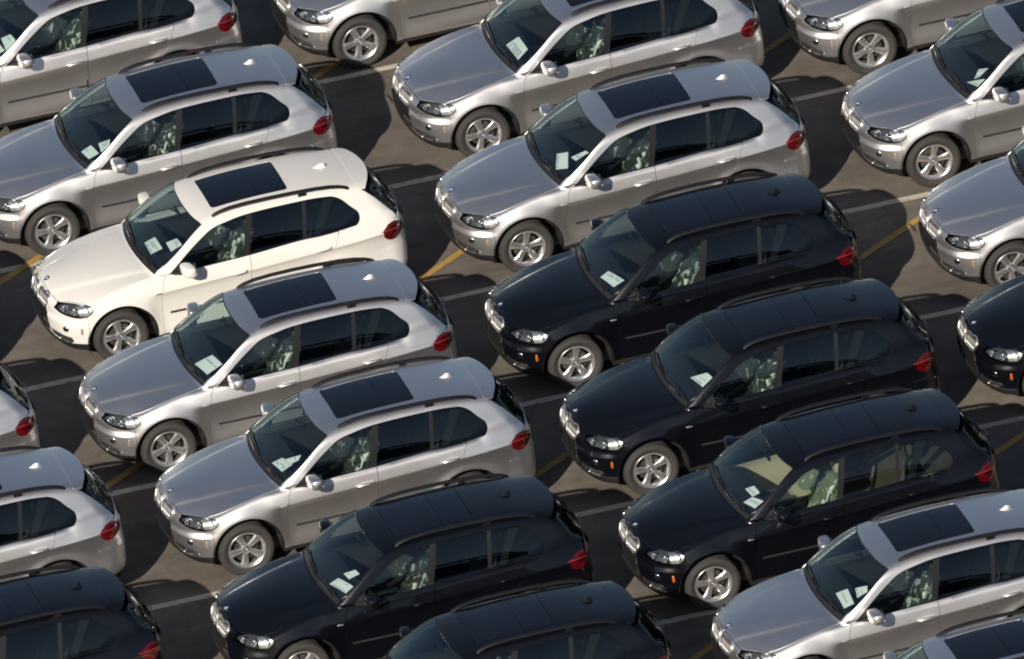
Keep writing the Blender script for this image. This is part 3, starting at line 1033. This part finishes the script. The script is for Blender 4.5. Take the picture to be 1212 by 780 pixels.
# ---- door furniture
def handle(x, z):
    c = lift_wrap(np.array([[x, z]]))[0]
    n = Vector(grad(*c[None].T)[0])
    n.z *= .4
    n.normalize()
    tl = Vector((1, 0, -.055)).normalized()
    pts, rr = [], []
    for t in np.linspace(-1, 1, 13):
        pts.append(Vector(c) + tl * (.115 * t) + n * (.036 * (1 - t ** 4) ** .5 - .008))
        rr.append(.014 + .009 * (1 - t * t))
    return frame_tube(pts, rr, 8, flat=1.0)
g_handleF, g_handleR = handle(-.13, .955), handle(-1.26, 1.028)
def moulding(xa, xb):
    xs = np.linspace(xa, xb, 24)
    rows = []
    for dz, o in ((-.018, -.004), (-.013, .008), (0, .012), (.011, .008), (.015, -.004)):
        q = lift_wrap(np.stack([xs, .575 + .012 * (.8 - xs) * .3 + dz], 1))
        n = grad(*q.T)
        rows.append(q + n * o)
    v = [tuple(r[i]) for i in range(len(xs)) for r in rows]
    m = len(rows)
    f = [(i * m + k, i * m + k + 1, (i + 1) * m + k + 1, (i + 1) * m + k) for i in range(len(xs) - 1) for k in range(m - 1)]
    f += [tuple(range(m)), tuple((len(xs) - 1) * m + k for k in reversed(range(m)))]
    return Geo().add(v, f)
g_mouldF, g_mouldR = moulding(.80, -.285), moulding(-.315, -.98)
g_guard = blob((-.27, .93, .60), (.012, .008, .07), .006)

# ---- mirror: shell, foot, glass
def mirror_shell():
    rings = []
    for t, sx, sz in ((0, .45, .5), (.06, .78, .80), (.2, .95, .96), (.5, 1, 1), (.8, .96, .95), (.94, .80, .80), (1, .5, .5)):
        y = .925 + .275 * t
        ring = []
        for k in range(20):
            a = 2 * math.pi * k / 20
            ca, sa = math.cos(a), math.sin(a)
            x = .080 * sx * (math.copysign(abs(ca) ** (.55 if ca > 0 else .40), ca))
            z = .080 * sz * math.copysign(abs(sa) ** .62, sa)
            ring.append((.535 + x + .03 * (1 - t), y, 1.190 + z + .012 * t))
        rings.append(ring)
    return loft(rings)
g_mirror = mirror_shell()
g_mfoot = loft([[(.66 + a, .865, 1.085 + b) for a, b in ((-.05, -.012), (.05, -.012), (.05, .02), (-.05, .02))],
                [(.60 + a, .94, 1.11 + b) for a, b in ((-.045, -.012), (.045, -.012), (.045, .03), (-.045, .03))],
                [(.555 + a, 1.02, 1.13 + b) for a, b in ((-.03, -.02), (.03, -.02), (.03, .03), (-.03, .03))]])
g_mglass = superell((.454, 1.06, 1.195), (.004, .10, .062), .5, .5, 16, 8)

# ---- wheel (about its own hub, outer face towards +y)
TR = .364
g_tyre = lathe_y([(.238, -.105), (.262, -.122), (.315, -.128), (.345, -.120), (.358, -.100), (TR, -.06), (TR, -.045), (TR - .008, -.043), (TR - .008, -.037), (TR, -.035),
                  (TR, -.004), (TR - .008, -.003), (TR - .008, .003), (TR, .004), (TR, .035), (TR - .008, .037), (TR - .008, .043), (TR, .045), (TR, .06), (.358, .100), (.345, .120), (.322, .127), (.318, .130), (.30, .130), (.296, .127), (.262, .120), (.240, .104), (.236, .09)], 56)
g_rim = lathe_y([(.236, -.10), (.225, -.08), (.215, .0), (.217, .05), (.222, .075), (.232, .086), (.243, .104), (.247, .108), (.243, .112), (.236, .110), (.226, .098), (.214, .088), (.205, .07)], 56)
for k in range(5):
    a = 2 * math.pi * k / 5
    rings = []
    for r, w, yo, th in ((.035, .032, .074, .04), (.07, .036, .079, .04), (.12, .040, .088, .036), (.17, .046, .096, .032), (.205, .054, .098, .03), (.228, .064, .094, .03)):
        prof = [(-w, yo - th), (-w, yo - .012), (-w * .72, yo), (-w * .2, yo + .003), (w * .2, yo + .003), (w * .72, yo), (w, yo - .012), (w, yo - th)]
        rings.append([(r * math.cos(a) - s * math.sin(a), y, r * math.sin(a) + s * math.cos(a)) for s, y in prof])
    g_rim.join(loft(rings))
g_rim.join(lathe_y([(.066, .03), (.066, .078), (.060, .086), (.040, .088), (.036, .083), (.0, .083)], 30))
for k in range(5):
    a = 2 * math.pi * (k + .5) / 5
    g_rim.join(superell((.052 * math.cos(a), .086, .052 * math.sin(a)), (.008, .006, .008), 1, 1, 8, 6, 1))
def roundel_geo(r):
    """disc facing +y: dark ring, four quarters of blue and white, bright rim"""
    g = Geo()
    n = 32
    def ring(r0, r1, y0, y1, slot):
        v, f = [], []
        for i in range(n):
            a = 2 * math.pi * i / n
            v += [(r0 * math.cos(a), y0, r0 * math.sin(a)), (r1 * math.cos(a), y1, r1 * math.sin(a))]
        for i in range(n):
            j = (i + 1) % n
            f.append((2 * i, 2 * j, 2 * j + 1, 2 * i + 1))
        g.add(v, f, None, slot)
    ring(.60 * r, .64 * r, .006, .007, 0)
    ring(.64 * r, .93 * r, .006, .005, 1)
    ring(.93 * r, r, .006, 0, 0)
    for q in range(4):
        v = [(0, .0065, 0)]
        for i in range(9):
            a = math.pi / 2 * (q + i / 8)
            v.append((.6 * r * math.cos(a), .0062, .6 * r * math.sin(a)))
        g.add(v, [(0, i + 1, i) for i in range(1, 9)], None, 2 + q % 2)
    return g
g_cap = roundel_geo(.027).moved(Matrix.Translation((0, .082, 0)))
g_disc = lathe_y([(.0, .03), (.08, .03), (.085, .02), (.165, .02), (.168, .012), (.165, -.01), (.0, -.01)], 36)
g_disc.join(rbox((-.17, -.03, -.06), (-.10, .05, .10), .3))
g_liner = Geo()
for xa in (AXF,):
    v, f = [], []
    aa = np.linspace(math.radians(-16), math.radians(196), 30)
    yy = (.925, .80, .55)
    for a in aa:
        rr = AR + .012
        for y in yy:
            v.append((rr * math.cos(a), y, .365 + rr * math.sin(a)))
    for i in range(len(aa) - 1):
        for k in range(2):
            f.append((i * 3 + k, i * 3 + k + 1, i * 3 + k + 4, i * 3 + k + 3))
    f.append(tuple(i * 3 + 2 for i in range(len(aa))))
    g_liner.add(v, f)

em = lift_top(np.array([[2.165, 0.0]]))[0]
emn = Vector(grad(*em[None].T)[0])
g_emblem = roundel_geo(.043).moved(Matrix.Translation(Vector(em) + emn * .001) @ emn.to_track_quat('Y', 'Z').to_matrix().to_4x4())

et = lift_wrap(np.array([[U_REAR, 1.10]]))[0]
etn = Vector(grad(*et[None].T)[0])
g_emblem2 = roundel_geo(.043).moved(Matrix.Translation(Vector(et) + etn * .001) @ etn.to_track_quat('Y', 'Z').to_matrix().to_4x4())
# ---- cabin
g_under = rbox((-2.30, -.74, .22), (2.15, .74, .42), .2)
g_cabin = Geo()
g_cabin.join(rbox((-2.2, -.80, .40), (.95, .80, .47), .15))
dp = [(.945, 1.115), (.80, 1.120), (.62, 1.10), (.52, 1.06), (.47, .98), (.50, .78), (.62, .55), (.95, .50)]
g_dash = loft([[(x, y, z - .05 * abs(y / .78) ** 3) for x, z in dp] for y in np.linspace(-.775, .775, 13)])
g_dash.join(rbox((.44, .18, 1.02), (.66, .54, 1.135), .5))
g_dash.join(rbox((-.25, -.12, .42), (.55, .12, .78), .3))
for poly in (doorF_poly, doorR_poly):
    d_ = panel(poly, lift_wrap, .12, gap=.045, flange=0, off=-.075)
    g_cabin.join(d_).join(d_.mirrored())
g_cabin.n = [(0, 0, 0)] * len(g_cabin.v)
g_cabin.join(rbox((-2.2, -.72, .80), (-1.50, .72, .86), .2)).join(rbox((-2.15, -.70, 1.04), (-1.52, .70, 1.08), .2))
hl_ = panel(roof_poly, lift_top, .12, gap=.03, flange=0, off=-.045)
hl_.n = [(0, 0, 0)] * len(hl_.v)
g_head = hl_
def seat(xc, yc, w, lean=.30, base=True):
    g = Geo()
    g.join(rbox((xc - .06, yc - w, .50), (xc + .46, yc + w, .71), .35))
    rings = []
    for t in np.linspace(0, 1, 9):
        z = .62 + .62 * t
        x = xc + .02 - lean * t - .04 * t * t
        ww = w * (1.0 - .18 * t ** 3)
        th = .085 - .03 * t
        rings.append([(x + th * (math.copysign(abs(math.cos(a)) ** .5, math.cos(a)) + (.35 * abs(math.sin(a)) ** 3 if math.cos(a) > -.2 else 0)), yc + ww * math.copysign(abs(math.sin(a)) ** .5, math.sin(a)), z)
                      for a in [2 * math.pi * k / 20 for k in range(20)]])
    g.join(loft(rings))
    return g
def headrest(xc, yc, w):
    g = rbox((xc - .06, yc - w, 1.28), (xc + .05, yc + w, 1.45), .45)
    for s in (-1, 1):
        g.join(frame_tube([(xc - .01, yc + s * .06, 1.18), (xc - .01, yc + s * .06, 1.32)], .008, 6))
    return g
g_seat = seat(-.08, .37, .25)
g_rest = headrest(-.40, .37, .13)
g_bench = seat(-1.02, 0, .64, .28)
g_brest = headrest(-1.33, .36, .13)
def film(seed):
    """crumpled protective sheet hung over the backrest and cushion"""
    rnd = random.Random(seed)
    ph = [rnd.uniform(0, 6.28) for _ in range(8)]
    v, f = [], []
    na, nt = 34, 26
    for j in range(nt):
        t = j / (nt - 1)
        z = .84 + .44 * t
        tt = (z - .62) / .62
        x = -.06 - .30 * tt - .04 * tt * tt
        for i in range(na):
            a = 2 * math.pi * i / na
            w = .025 * (math.sin(5 * a + ph[0] + 6 * t) + math.sin(9 * a - 11 * t + ph[1]) + .8 * math.sin(17 * t + ph[2] + 3 * a) + .6 * math.sin(23 * a + 19 * t + ph[3]))
            th = .115 - .03 * t + w * .6
            ww = .275 * (1 - .15 * t ** 3) + w * .5
            v.append((x + .02 + th * math.copysign(abs(math.cos(a)) ** .6, math.cos(a)), .37 + ww * math.copysign(abs(math.sin(a)) ** .6, math.sin(a)), z + w * .4))
    for j in range(nt - 1):
        for i in range(na):
            k = (i + 1) % na
            f.append((j * na + i, j * na + k, (j + 1) * na + k, (j + 1) * na + i))
    f.append(tuple((nt - 1) * na + i for i in range(na)))
    return Geo().add(v, f)
def film_with_tags(seed):
    r = random.Random(seed)
    g = film(seed)
    for x_, z_, w_, h_ in ((-.17, 1.00, .035, .050), (-.25, 1.12, .040, .045), (-.09, .93, .030, .055), (-.31, 1.20, .030, .030), (-.22, 1.06, .02, .07)):
        if r.random() < .3:
            continue
        a_ = r.uniform(-.6, .6)
        x_, z_ = x_ + r.uniform(-.03, .03), z_ + r.uniform(-.03, .03)
        c_ = Vector((x_ + .02, .63 - .07 * (z_ - .9), z_))
        e1, e2 = Vector((math.cos(a_), .25, math.sin(a_))) * w_, Vector((-math.sin(a_), -.2, math.cos(a_))) * h_
        nn_ = e2.cross(e1).normalized() * .004
        q_ = [c_ - e1 - e2, c_ + e1 - e2, c_ + e1 + e2, c_ - e1 + e2]
        g.join(loft([[tuple(a) for a in q_], [tuple(a + nn_) for a in q_]], slot=1))
    return g
FILMS = []
for s_ in range(7):
    me_ = film_with_tags(20 + s_).mesh('seat_cover', 180)
    me_.materials.append(M['film'])
    me_.materials.append(M['paper'])
    FILMS.append(me_)
sw = []
for k in range(28):
    a = 2 * math.pi * k / 28
    sw.append((.0, .185 * math.cos(a), .185 * math.sin(a)))
g_wheelrim = frame_tube(sw, .016, 8, closed=True).join(superell((.02, 0, 0), (.03, .07, .06), .7, .7, 14, 8))
for a in (.0, math.pi, -math.pi / 2):
    g_wheelrim.join(frame_tube([(.015, .05 * math.cos(a), .05 * math.sin(a)), (.0, .18 * math.cos(a), .18 * math.sin(a))], .014, 6))
g_wheelrim = g_wheelrim.moved(Matrix.Translation((.38, .37, .985)) @ Matrix.Rotation(math.radians(25), 4, 'Y'))
g_rvm = rbox((.36, -.13, 1.47), (.39, .13, 1.54), .4).join(frame_tube([(.38, 0, 1.50), (.45, 0, 1.56)], .01, 6))

# ------------------------------------------------------------------ the parts of one car
PAINT = 'PAINT'
TRIMC = 'TRIM'
PARTS = []          # (key, name, mesh, materials, parent key, location, rotation kind)
def part(key, name, geo, mats, parent=None, loc=(0, 0, 0), rot=(0, 0, 0), label=None, sharp=35):
    me = geo if isinstance(geo, bpy.types.Mesh) else geo.mesh(name, sharp)
    if not me.materials:
        for m in mats:
            me.materials.append(M['charcoal'] if m in (PAINT, TRIMC, 'MARK', 'CABIN') else M[m])
    PARTS.append((key, name, me, mats, parent, loc, rot, label))
    return me
def pair(key, name, geo, mats, parent=None, sharp=35):
    """left and right versions of one part"""
    part(key + 'L', name, geo, mats, parent + 'L' if parent else None, sharp=sharp)
    part(key + 'R', name, geo.mirrored(), mats, parent + 'R' if parent else None, sharp=sharp)

part('body', 'body', g_body, [PAINT])
part('hood', 'hood', g_hood, [PAINT])
part('emblem', 'emblem', g_emblem, ['chrome', 'trim', 'blue', 'enamel'], 'hood')
part('bumperF', 'front_bumper', g_bumperF, [PAINT])
part('chin', 'lower_valance', g_chin, ['plastic'], 'bumperF')
part('intake', 'air_intake', g_intake, ['plastic'], 'bumperF')
pair('vent', 'air_vent', g_vent, ['plastic'])
pair('skid', 'bumper_trim', g_skid, ['satin'])
pair('grille', 'grille', g_grille, ['bars', 'plastic'])
pair('lamp', 'headlight', g_lamp, ['housing', 'turnlamp'])
pair('lens', 'lens', g_lens, ['lens'], 'lamp')
pair('bowl', 'reflector', g_bowl, ['reflector'], 'lamp')
pair('fog', 'fog_light', g_fog, ['reflector'])
pair('marker', 'side_marker', g_marker, ['MARK'])
pair('badge', 'badge', g_badge, ['turnlamp'])
pair('doorF', 'door', g_doorF, [PAINT])
pair('winF', 'window', g_winF, ['glass'], 'doorF')
pair('hanF', 'door_handle', g_handleF, [PAINT], 'doorF')
pair('mouF', 'side_moulding', g_mouldF, ['plastic'], 'doorF')
pair('sail', 'mirror_base', g_sail, ['plastic'], 'doorF')
pair('doorR', 'door', g_doorR, [PAINT])
pair('winR', 'window', g_winR, ['privacy'], 'doorR')
pair('hanR', 'door_handle', g_handleR, [PAINT], 'doorR')
pair('mouR', 'side_moulding', g_mouldR, ['plastic'], 'doorR')
pair('bpil', 'pillar_trim', g_bpillar, ['pillar'])
pair('cpil', 'pillar_trim', g_cpillar, ['pillar'])
pair('winQ', 'quarter_window', g_winQ, ['privacy'])
pair('inner', 'pillar_lining', g_inner, ['lining'])
pair('dlo', 'window_trim', g_dlotrim, ['trim'])
pair('sill', 'sill', g_sill, ['plastic'])
pair('mir', 'side_mirror', g_mirror, [PAINT])
pair('mfoot', 'mirror_foot', g_mfoot, ['plastic'], 'mir')
pair('mglass', 'mirror_glass', g_mglass, ['mirrorglass'], 'mir')
part('shield', 'windshield', g_shield, ['shield'])
part('shieldtrim', 'windshield_seal', g_shieldtrim, ['trim'])
part('cowl', 'cowl', g_cowl, ['plastic'])
part('wip1', 'wiper', g_wiper1, ['plastic'])
part('wip2', 'wiper', g_wiper2, ['plastic'])
part('sunframe', 'sunroof', g_sunframe, ['trim'])
part('pane1', 'pane', g_pane1, ['roofglass'], 'sunframe')
part('pane2', 'pane', g_pane2, ['roofglass'], 'sunframe')
pair('rail', 'roof_rail', g_rail, ['railblack'])
part('fin', 'antenna_fin', g_fin, [PAINT])
part('spoiler', 'rear_spoiler', g_spoiler, [PAINT])
part('rearglass', 'rear_window', g_rearglass, ['rearglass'])
part('rearwiper', 'rear_wiper', g_rearwiper, ['plastic'])
part('tailgate', 'tailgate', g_tailgate, [PAINT])
part('bumperR', 'rear_bumper', g_bumperR, [PAINT])
part('rvalance', 'lower_valance', g_rvalance, ['plastic'], 'bumperR')
part('recess', 'plate_recess', g_recess, ['plastic'], 'tailgate')
part('emblem2', 'emblem', g_emblem2, ['chrome', 'trim', 'blue', 'enamel'], 'tailgate')
pair('pipe', 'exhaust_pipe', g_pipe, ['chrome'])
pair('tail', 'taillight', g_tail, ['red', 'shadedred'])
pair('tailbar', 'light_bar', g_tailbar, ['redlight'], 'tail')
part('under', 'underbody', g_under, ['plastic'])
part('cabin', 'cabin_lining', g_cabin, ['CABIN'])
part('head', 'headliner', g_head, ['headliner'])
part('dash', 'dashboard', g_dash, ['charcoal'])
part('steer', 'steering_wheel', g_wheelrim, ['charcoal'])
part('rvm', 'rear_view_mirror', g_rvm, ['trim'])
pair('seat', 'seat', g_seat, [TRIMC])
pair('rest', 'headrest', g_rest, [TRIMC], 'seat')
part('filmL', 'seat_cover', FILMS[0], ['film', 'paper'], 'seatL')
part('filmR', 'seat_cover', film(8).mirrored(), ['filmthin', 'paper'], 'seatR', sharp=180)
part('bench', 'rear_seat', g_bench, [TRIMC])
part('brestL', 'headrest', g_brest, [TRIMC], 'bench')
part('brestR', 'headrest', g_brest.mirrored(), [TRIMC], 'bench')
disc_me, tyre_me, rim_me, cap_me, liner_me = (g_disc.mesh('wheel'), g_tyre.mesh('tyre'), g_rim.mesh('rim'), g_cap.mesh('centre_cap'), g_liner.mesh('wheel_arch_liner'))
linerR_me = g_liner.mirrored().mesh('wheel_arch_liner')
for k, (x, s) in enumerate(((AX, 1), (AX, -1), (-AX, 1), (-AX, -1))):
    key = 'wheel%d' % k
    part(key, 'wheel', disc_me, ['disc'], None, (x, s * .778, WZ), (0, 0, 0 if s > 0 else math.pi))
    part(key + 't', 'tyre', tyre_me, ['rubber'], key)
    part(key + 'r', 'rim', rim_me, ['alloy', 'disc'], key)
    part(key + 'c', 'centre_cap', cap_me, ['chrome', 'trim', 'blue', 'enamel'], key)
    part('liner%d' % k, 'wheel_arch_liner', liner_me if s > 0 else linerR_me, ['plastic'], None, (AXF if x > 0 else AXR, 0, 0))

rng = random.Random(11)
def link(o, parent=None):
    COL.objects.link(o)
    if parent:
        o.parent = parent
    return o
def make_car(loc, yaw, colour, label, trim='leather', guard=False):
    root = bpy.data.objects.new('parked_suv', None)
    root.empty_display_size = .3
    root.location = (loc[0], loc[1], 0)
    root.rotation_euler = (0, 0, yaw)
    root['label'] = label
    root['category'] = 'suv'
    root['group'] = 'suvs parked in rows'
    link(root)
    made = {}
    for key, name, me, mats, par, ploc, prot, plabel in PARTS:
        if key == 'filmL':
            me = FILMS[rng.randrange(len(FILMS))]
        o = bpy.data.objects.new(name, me)
        link(o, made[par] if par else root)
        o.location = ploc
        o.rotation_euler = prot
        if name == 'wheel':
            o.rotation_euler = (0, rng.uniform(0, 2 * math.pi), prot[2])
        for i, m in enumerate(mats):
            if m in (PAINT, TRIMC, 'MARK', 'CABIN'):
                o.material_slots[i].link = 'OBJECT'
                o.material_slots[i].material = M[colour] if m == PAINT else M[trim] if m == TRIMC else M['beige' if trim == 'beige' else 'charcoal'] if m == 'CABIN' else M['amber' if colour == 'black' else 'amberdull']
        made[key] = o
    if guard:
        o = bpy.data.objects.new('door_edge_guard', guard_me)
        link(o, made['doorFL'])
    return root
guard_me = g_guard.mesh('door_edge_guard')
guard_me.materials.append(M['plastic'])

# ------------------------------------------------------------------ ground and painted lines
def flat_mesh(name, pts, z, mat, nsub=1):
    me = bpy.data.meshes.new(name)
    me.from_pydata([(x, y, z) for x, y in pts], [], [tuple(range(len(pts)))])
    me.materials.append(mat)
    return me
R_ = 4000
o = link(bpy.data.objects.new('ground', flat_mesh('ground', [(-R_, -R_), (R_, -R_), (R_, R_), (-R_, R_)], 0.0, M['asphalt'])))
o['kind'] = 'structure'
def line(name, a, b, w, z, mat):
    a, b = Vector(a), Vector(b)
    d = (b - a).normalized()
    n = Vector((-d.y, d.x)) * w / 2
    L = (b - a).length
    k = int(L / .25)
    r = random.Random(int(a.y * 100))
    left, right = [], []
    for i in range(k + 1):
        p = a + d * (L * i / k)
        left.append(p + n * (1 + r.uniform(-.10, .10)))
        right.append(p - n * (1 + r.uniform(-.10, .10)))
    me = bpy.data.meshes.new(name)
    v = [(p.x, p.y, z) for p in left + right]
    me.from_pydata(v, [], [(i, k + 1 + i, k + 2 + i, i + 1) for i in range(k)])
    me.materials.append(mat)
    o = link(bpy.data.objects.new(name, me))
    o['kind'] = 'structure'
for y in (-8.80, -5.53, -2.25, 1.08, 4.34, 7.54, 10.79, 14.05):
    line('stall_line', (15.0, y - .12), (-10.5, y + .10), .12, .004, M['whiteline'])
for c in (-13.2, -7.42, -1.56, 4.18, 10.08, 15.9):
    line('diagonal_line', (15.0, c + .70 * 15.0), (-11.0, c - .70 * 11.0), .11, .008, M['yellowline'])

# ------------------------------------------------------------------ the parked cars
CARS = {
 'c1a': ((5.7141, -6.648), -.0143, 'silver', 'silver suv at top left, beyond the silver one next to the white suv'),
 'c1b': ((5.4112, -3.2385), -.0115, 'silver', 'silver suv with dark sunroof parked on the far side of the white suv'),
 'c1c': ((5.4075, .0036), -.0099, 'white', 'white suv with dark sunroof and black roof rails, the only white one'),
 'c1d': ((5.6853, 3.2521), -.0179, 'silver', 'silver suv with dark sunroof parked on the near side of the white suv'),
 'c1e': ((5.5578, 6.3253), -.0011, 'silver', 'silver suv between another silver suv and the black suv left of bottom centre'),
 'c1f': ((5.7842, 9.7126), -.0113, 'black', 'black suv with two papers in windshield, beside silver suv at bottom left of centre'),
 'c1g': ((5.6565, 12.9001), -.0057, 'black', 'black suv cut off by the bottom edge at centre, mostly its roof showing'),
 'c0z': ((11.0364, -.1591), 0, 'silver', 'silver suv just off the left edge, whose shadow falls ahead of the white suv'),
 'c0a': ((11.1727, 3.0866), 0, 'silver', 'silver suv at the left edge with only its tail and red taillight in view'),
 'c0b': ((10.9519, 6.2995), -.0026, 'silver', 'silver suv at lower left edge with antenna fin, rear side window and taillight in view'),
 'c0c': ((11.3604, 9.6288), -.0058, 'black', 'black suv in the bottom left corner, its rear half in view'),
 'c2z': ((.3352, -6.5676), .0025, 'silver', 'silver suv cut off by the top edge left of centre, showing front wheel and headlight'),
 'c2a': ((-.3755, -3.3038), .0048, 'silver', 'silver suv at top centre with its roof cut off by the top edge'),
 'c2b': ((.0063, .0053), 0, 'silver', 'silver suv with dark sunroof in the upper middle, right behind the row of black suvs'),
 'c2c': ((.3305, 3.3636), -.0073, 'black', 'farthest of the three black suvs at right of centre, beside a silver one'),
 'c2d': ((.2906, 6.5985), -.0081, 'black', 'middle one of the three black suvs side by side at right of centre'),
 'c2e': ((.4829, 9.8515), .013, 'black', 'black suv with beige seats inside, nearest of the three black suvs at right'),
 'c2f': ((.1931, 12.9712), .0086, 'silver', 'silver suv at bottom right with dark sunroof and two papers in its windshield'),
 'c2g': ((.3508, 16.2748), .001, 'silver', 'silver suv in the bottom right corner, only its roof front in view'),
 'c3a': ((-5.6235, -3.3021), -.004, 'silver', 'silver suv in the top right corner, front wheel and door in view'),
 'c3b': ((-5.4352, .0901), .0032, 'silver', 'silver suv at upper right edge with hood, windshield and mirror in view'),
 'c3c': ((-5.4581, 3.4034), .0084, 'silver', 'silver suv at the right edge showing hood and headlight, beside a black one'),
 'c3d': ((-4.9885, 6.5937), 0, 'black', 'black suv at the right edge with only its nose and orange side marker in view'),
}
for k, (loc, yaw, colour, label) in CARS.items():
    make_car(loc, yaw, colour, label, 'beige' if k == 'c2e' else 'leather', k == 'c1a')

# ------------------------------------------------------------------ papers left behind the windshields
SHEETS = [
 ('c1a', [(.728, .516), (.614, .59), (.583, .774), (.733, .776)], 'white paper in windshield of the silver suv at top left, nearer the driver'),
 ('c1a', [(.898, .468), (.774, .567), (.745, .765), (.874, .692)], 'white paper at lower corner of windshield of the silver suv at top left'),
 ('c1b', [(.907, .453), (.777, .506), (.736, .75), (.863, .688)], 'lower white paper in windshield of silver suv beyond the white one'),
 ('c1b', [(.696, .591), (.558, .693), (.592, .770), (.707, .765)], 'upper white paper in windshield of silver suv beyond the white one'),
 ('c1c', [(.885, .133), (.757, .209), (.741, .524), (.882, .434)], 'larger white paper in windshield of the white suv'),
 ('c1c', [(.681, .48), (.554, .571), (.529, .741), (.673, .697)], 'smaller white paper by the driver side of the white suv windshield'),
 ('c1d', [(.919, .335), (.703, .469), (.646, .757), (.843, .696)], 'white paper in windshield of silver suv on near side of the white one'),
 ('c1e', [(.907, .316), (.784, .399), (.717, .65), (.853, .608)], 'lower white paper in windshield of silver suv beside black one at lower left'),
 ('c1e', [(.775, .459), (.589, .629), (.642, .675), (.732, .62)], 'slim upper white paper in windshield of silver suv beside black one at lower left'),
 ('c1f', [(.913, .377), (.80, .425), (.692, .763), (.799, .756)], 'large white paper in windshield of black suv at bottom left of centre'),
 ('c1f', [(.729, .433), (.597, .545), (.576, .668), (.704, .598)], 'small white paper in windshield of black suv at bottom left of centre'),
 ('c2a', [(.888, .206), (.725, .275), (.707, .62), (.854, .634)], 'white paper in windshield of silver suv at top centre'),
 ('c2b', [(.809, .265), (.692, .416), (.778, .662), (.898, .503)], 'larger printed white paper in windshield of silver suv behind the black suvs'),
 ('c2b', [(.693, .54), (.519, .646), (.492, .720), (.665, .666)], 'slim white paper on driver side of windshield of silver suv behind the black suvs'),
 ('c2c', [(.915, .303), (.807, .335), (.701, .714), (.837, .66)], 'white paper in windshield of the farthest of three black suvs'),
 ('c2d', [(.752, .434), (.568, .60), (.536, .74), (.68, .753)], 'white paper in windshield of the middle black suv'),
 ('c2e', [(.885, .5), (.777, .552), (.689, .764), (.808, .747)], 'lower white paper in windshield of black suv with beige seats'),
 ('c2e', [(.798, .325), (.701, .409), (.683, .601), (.772, .552)], 'upper white paper in windshield of black suv with beige seats'),
 ('c2f', [(.848, .324), (.717, .43), (.731, .735), (.848, .665)], 'larger printed white paper in windshield of silver suv at bottom right'),
 ('c2f', [(.644, .532), (.52, .655), (.544, .743), (.674, .70)], 'smaller white paper in windshield of silver suv at bottom right'),
 ('c3b', [(.857, .545), (.726, .691), (.663, .761), (.777, .764)], 'lower white paper in windshield of silver suv at upper right edge'),
 ('c3b', [(.77, .605), (.677, .526), (.578, .648), (.708, .651)], 'upper white paper in windshield of silver suv at upper right edge'),
]
for k, quad, label in SHEETS:
    loc, yaw = CARS[k][0], CARS[k][1]
    q = np.array(quad)
    n, m = 12, 9
    uv = np.array([((1 - s) * (1 - t) * q[0] + s * (1 - t) * q[1] + s * t * q[2] + (1 - s) * t * q[3]) for s in np.linspace(0, 1, n + 1) for t in np.linspace(0, 1, m + 1)])
    p = lift_top(uv)
    p = p - grad(*p.T) * .018
    c = p.mean(0)
    p = p - c
    w = m + 1
    f, slot = [], []
    r = random.Random(label)
    rows = [r.random() < .45 for _ in range(n)]
    for i in range(n):
        for j in range(m):
            f.append((i * w + j, i * w + j + 1, (i + 1) * w + j + 1, (i + 1) * w + j))
            slot.append(1 if rows[i] and 1 <= i <= n - 2 and 1 <= j <= m - 2 and r.random() < .75 and (i % 2) else 0)
    me = bpy.data.meshes.new('paper_sheet')
    me.from_pydata([tuple(a) for a in p], [], f)
    me.materials.append(M['paper'])
    me.materials.append(M['ink'])
    me.polygons.foreach_set('material_index', slot)
    o = link(bpy.data.objects.new('paper_sheet', me))
    cy, sy = math.cos(yaw), math.sin(yaw)
    o.location = (loc[0] + c[0] * cy - c[1] * sy, loc[1] + c[0] * sy + c[1] * cy, c[2])
    o.rotation_euler = (0, 0, yaw)
    o['label'] = label
    o['category'] = 'paper'
    o['group'] = 'papers in the windshields'
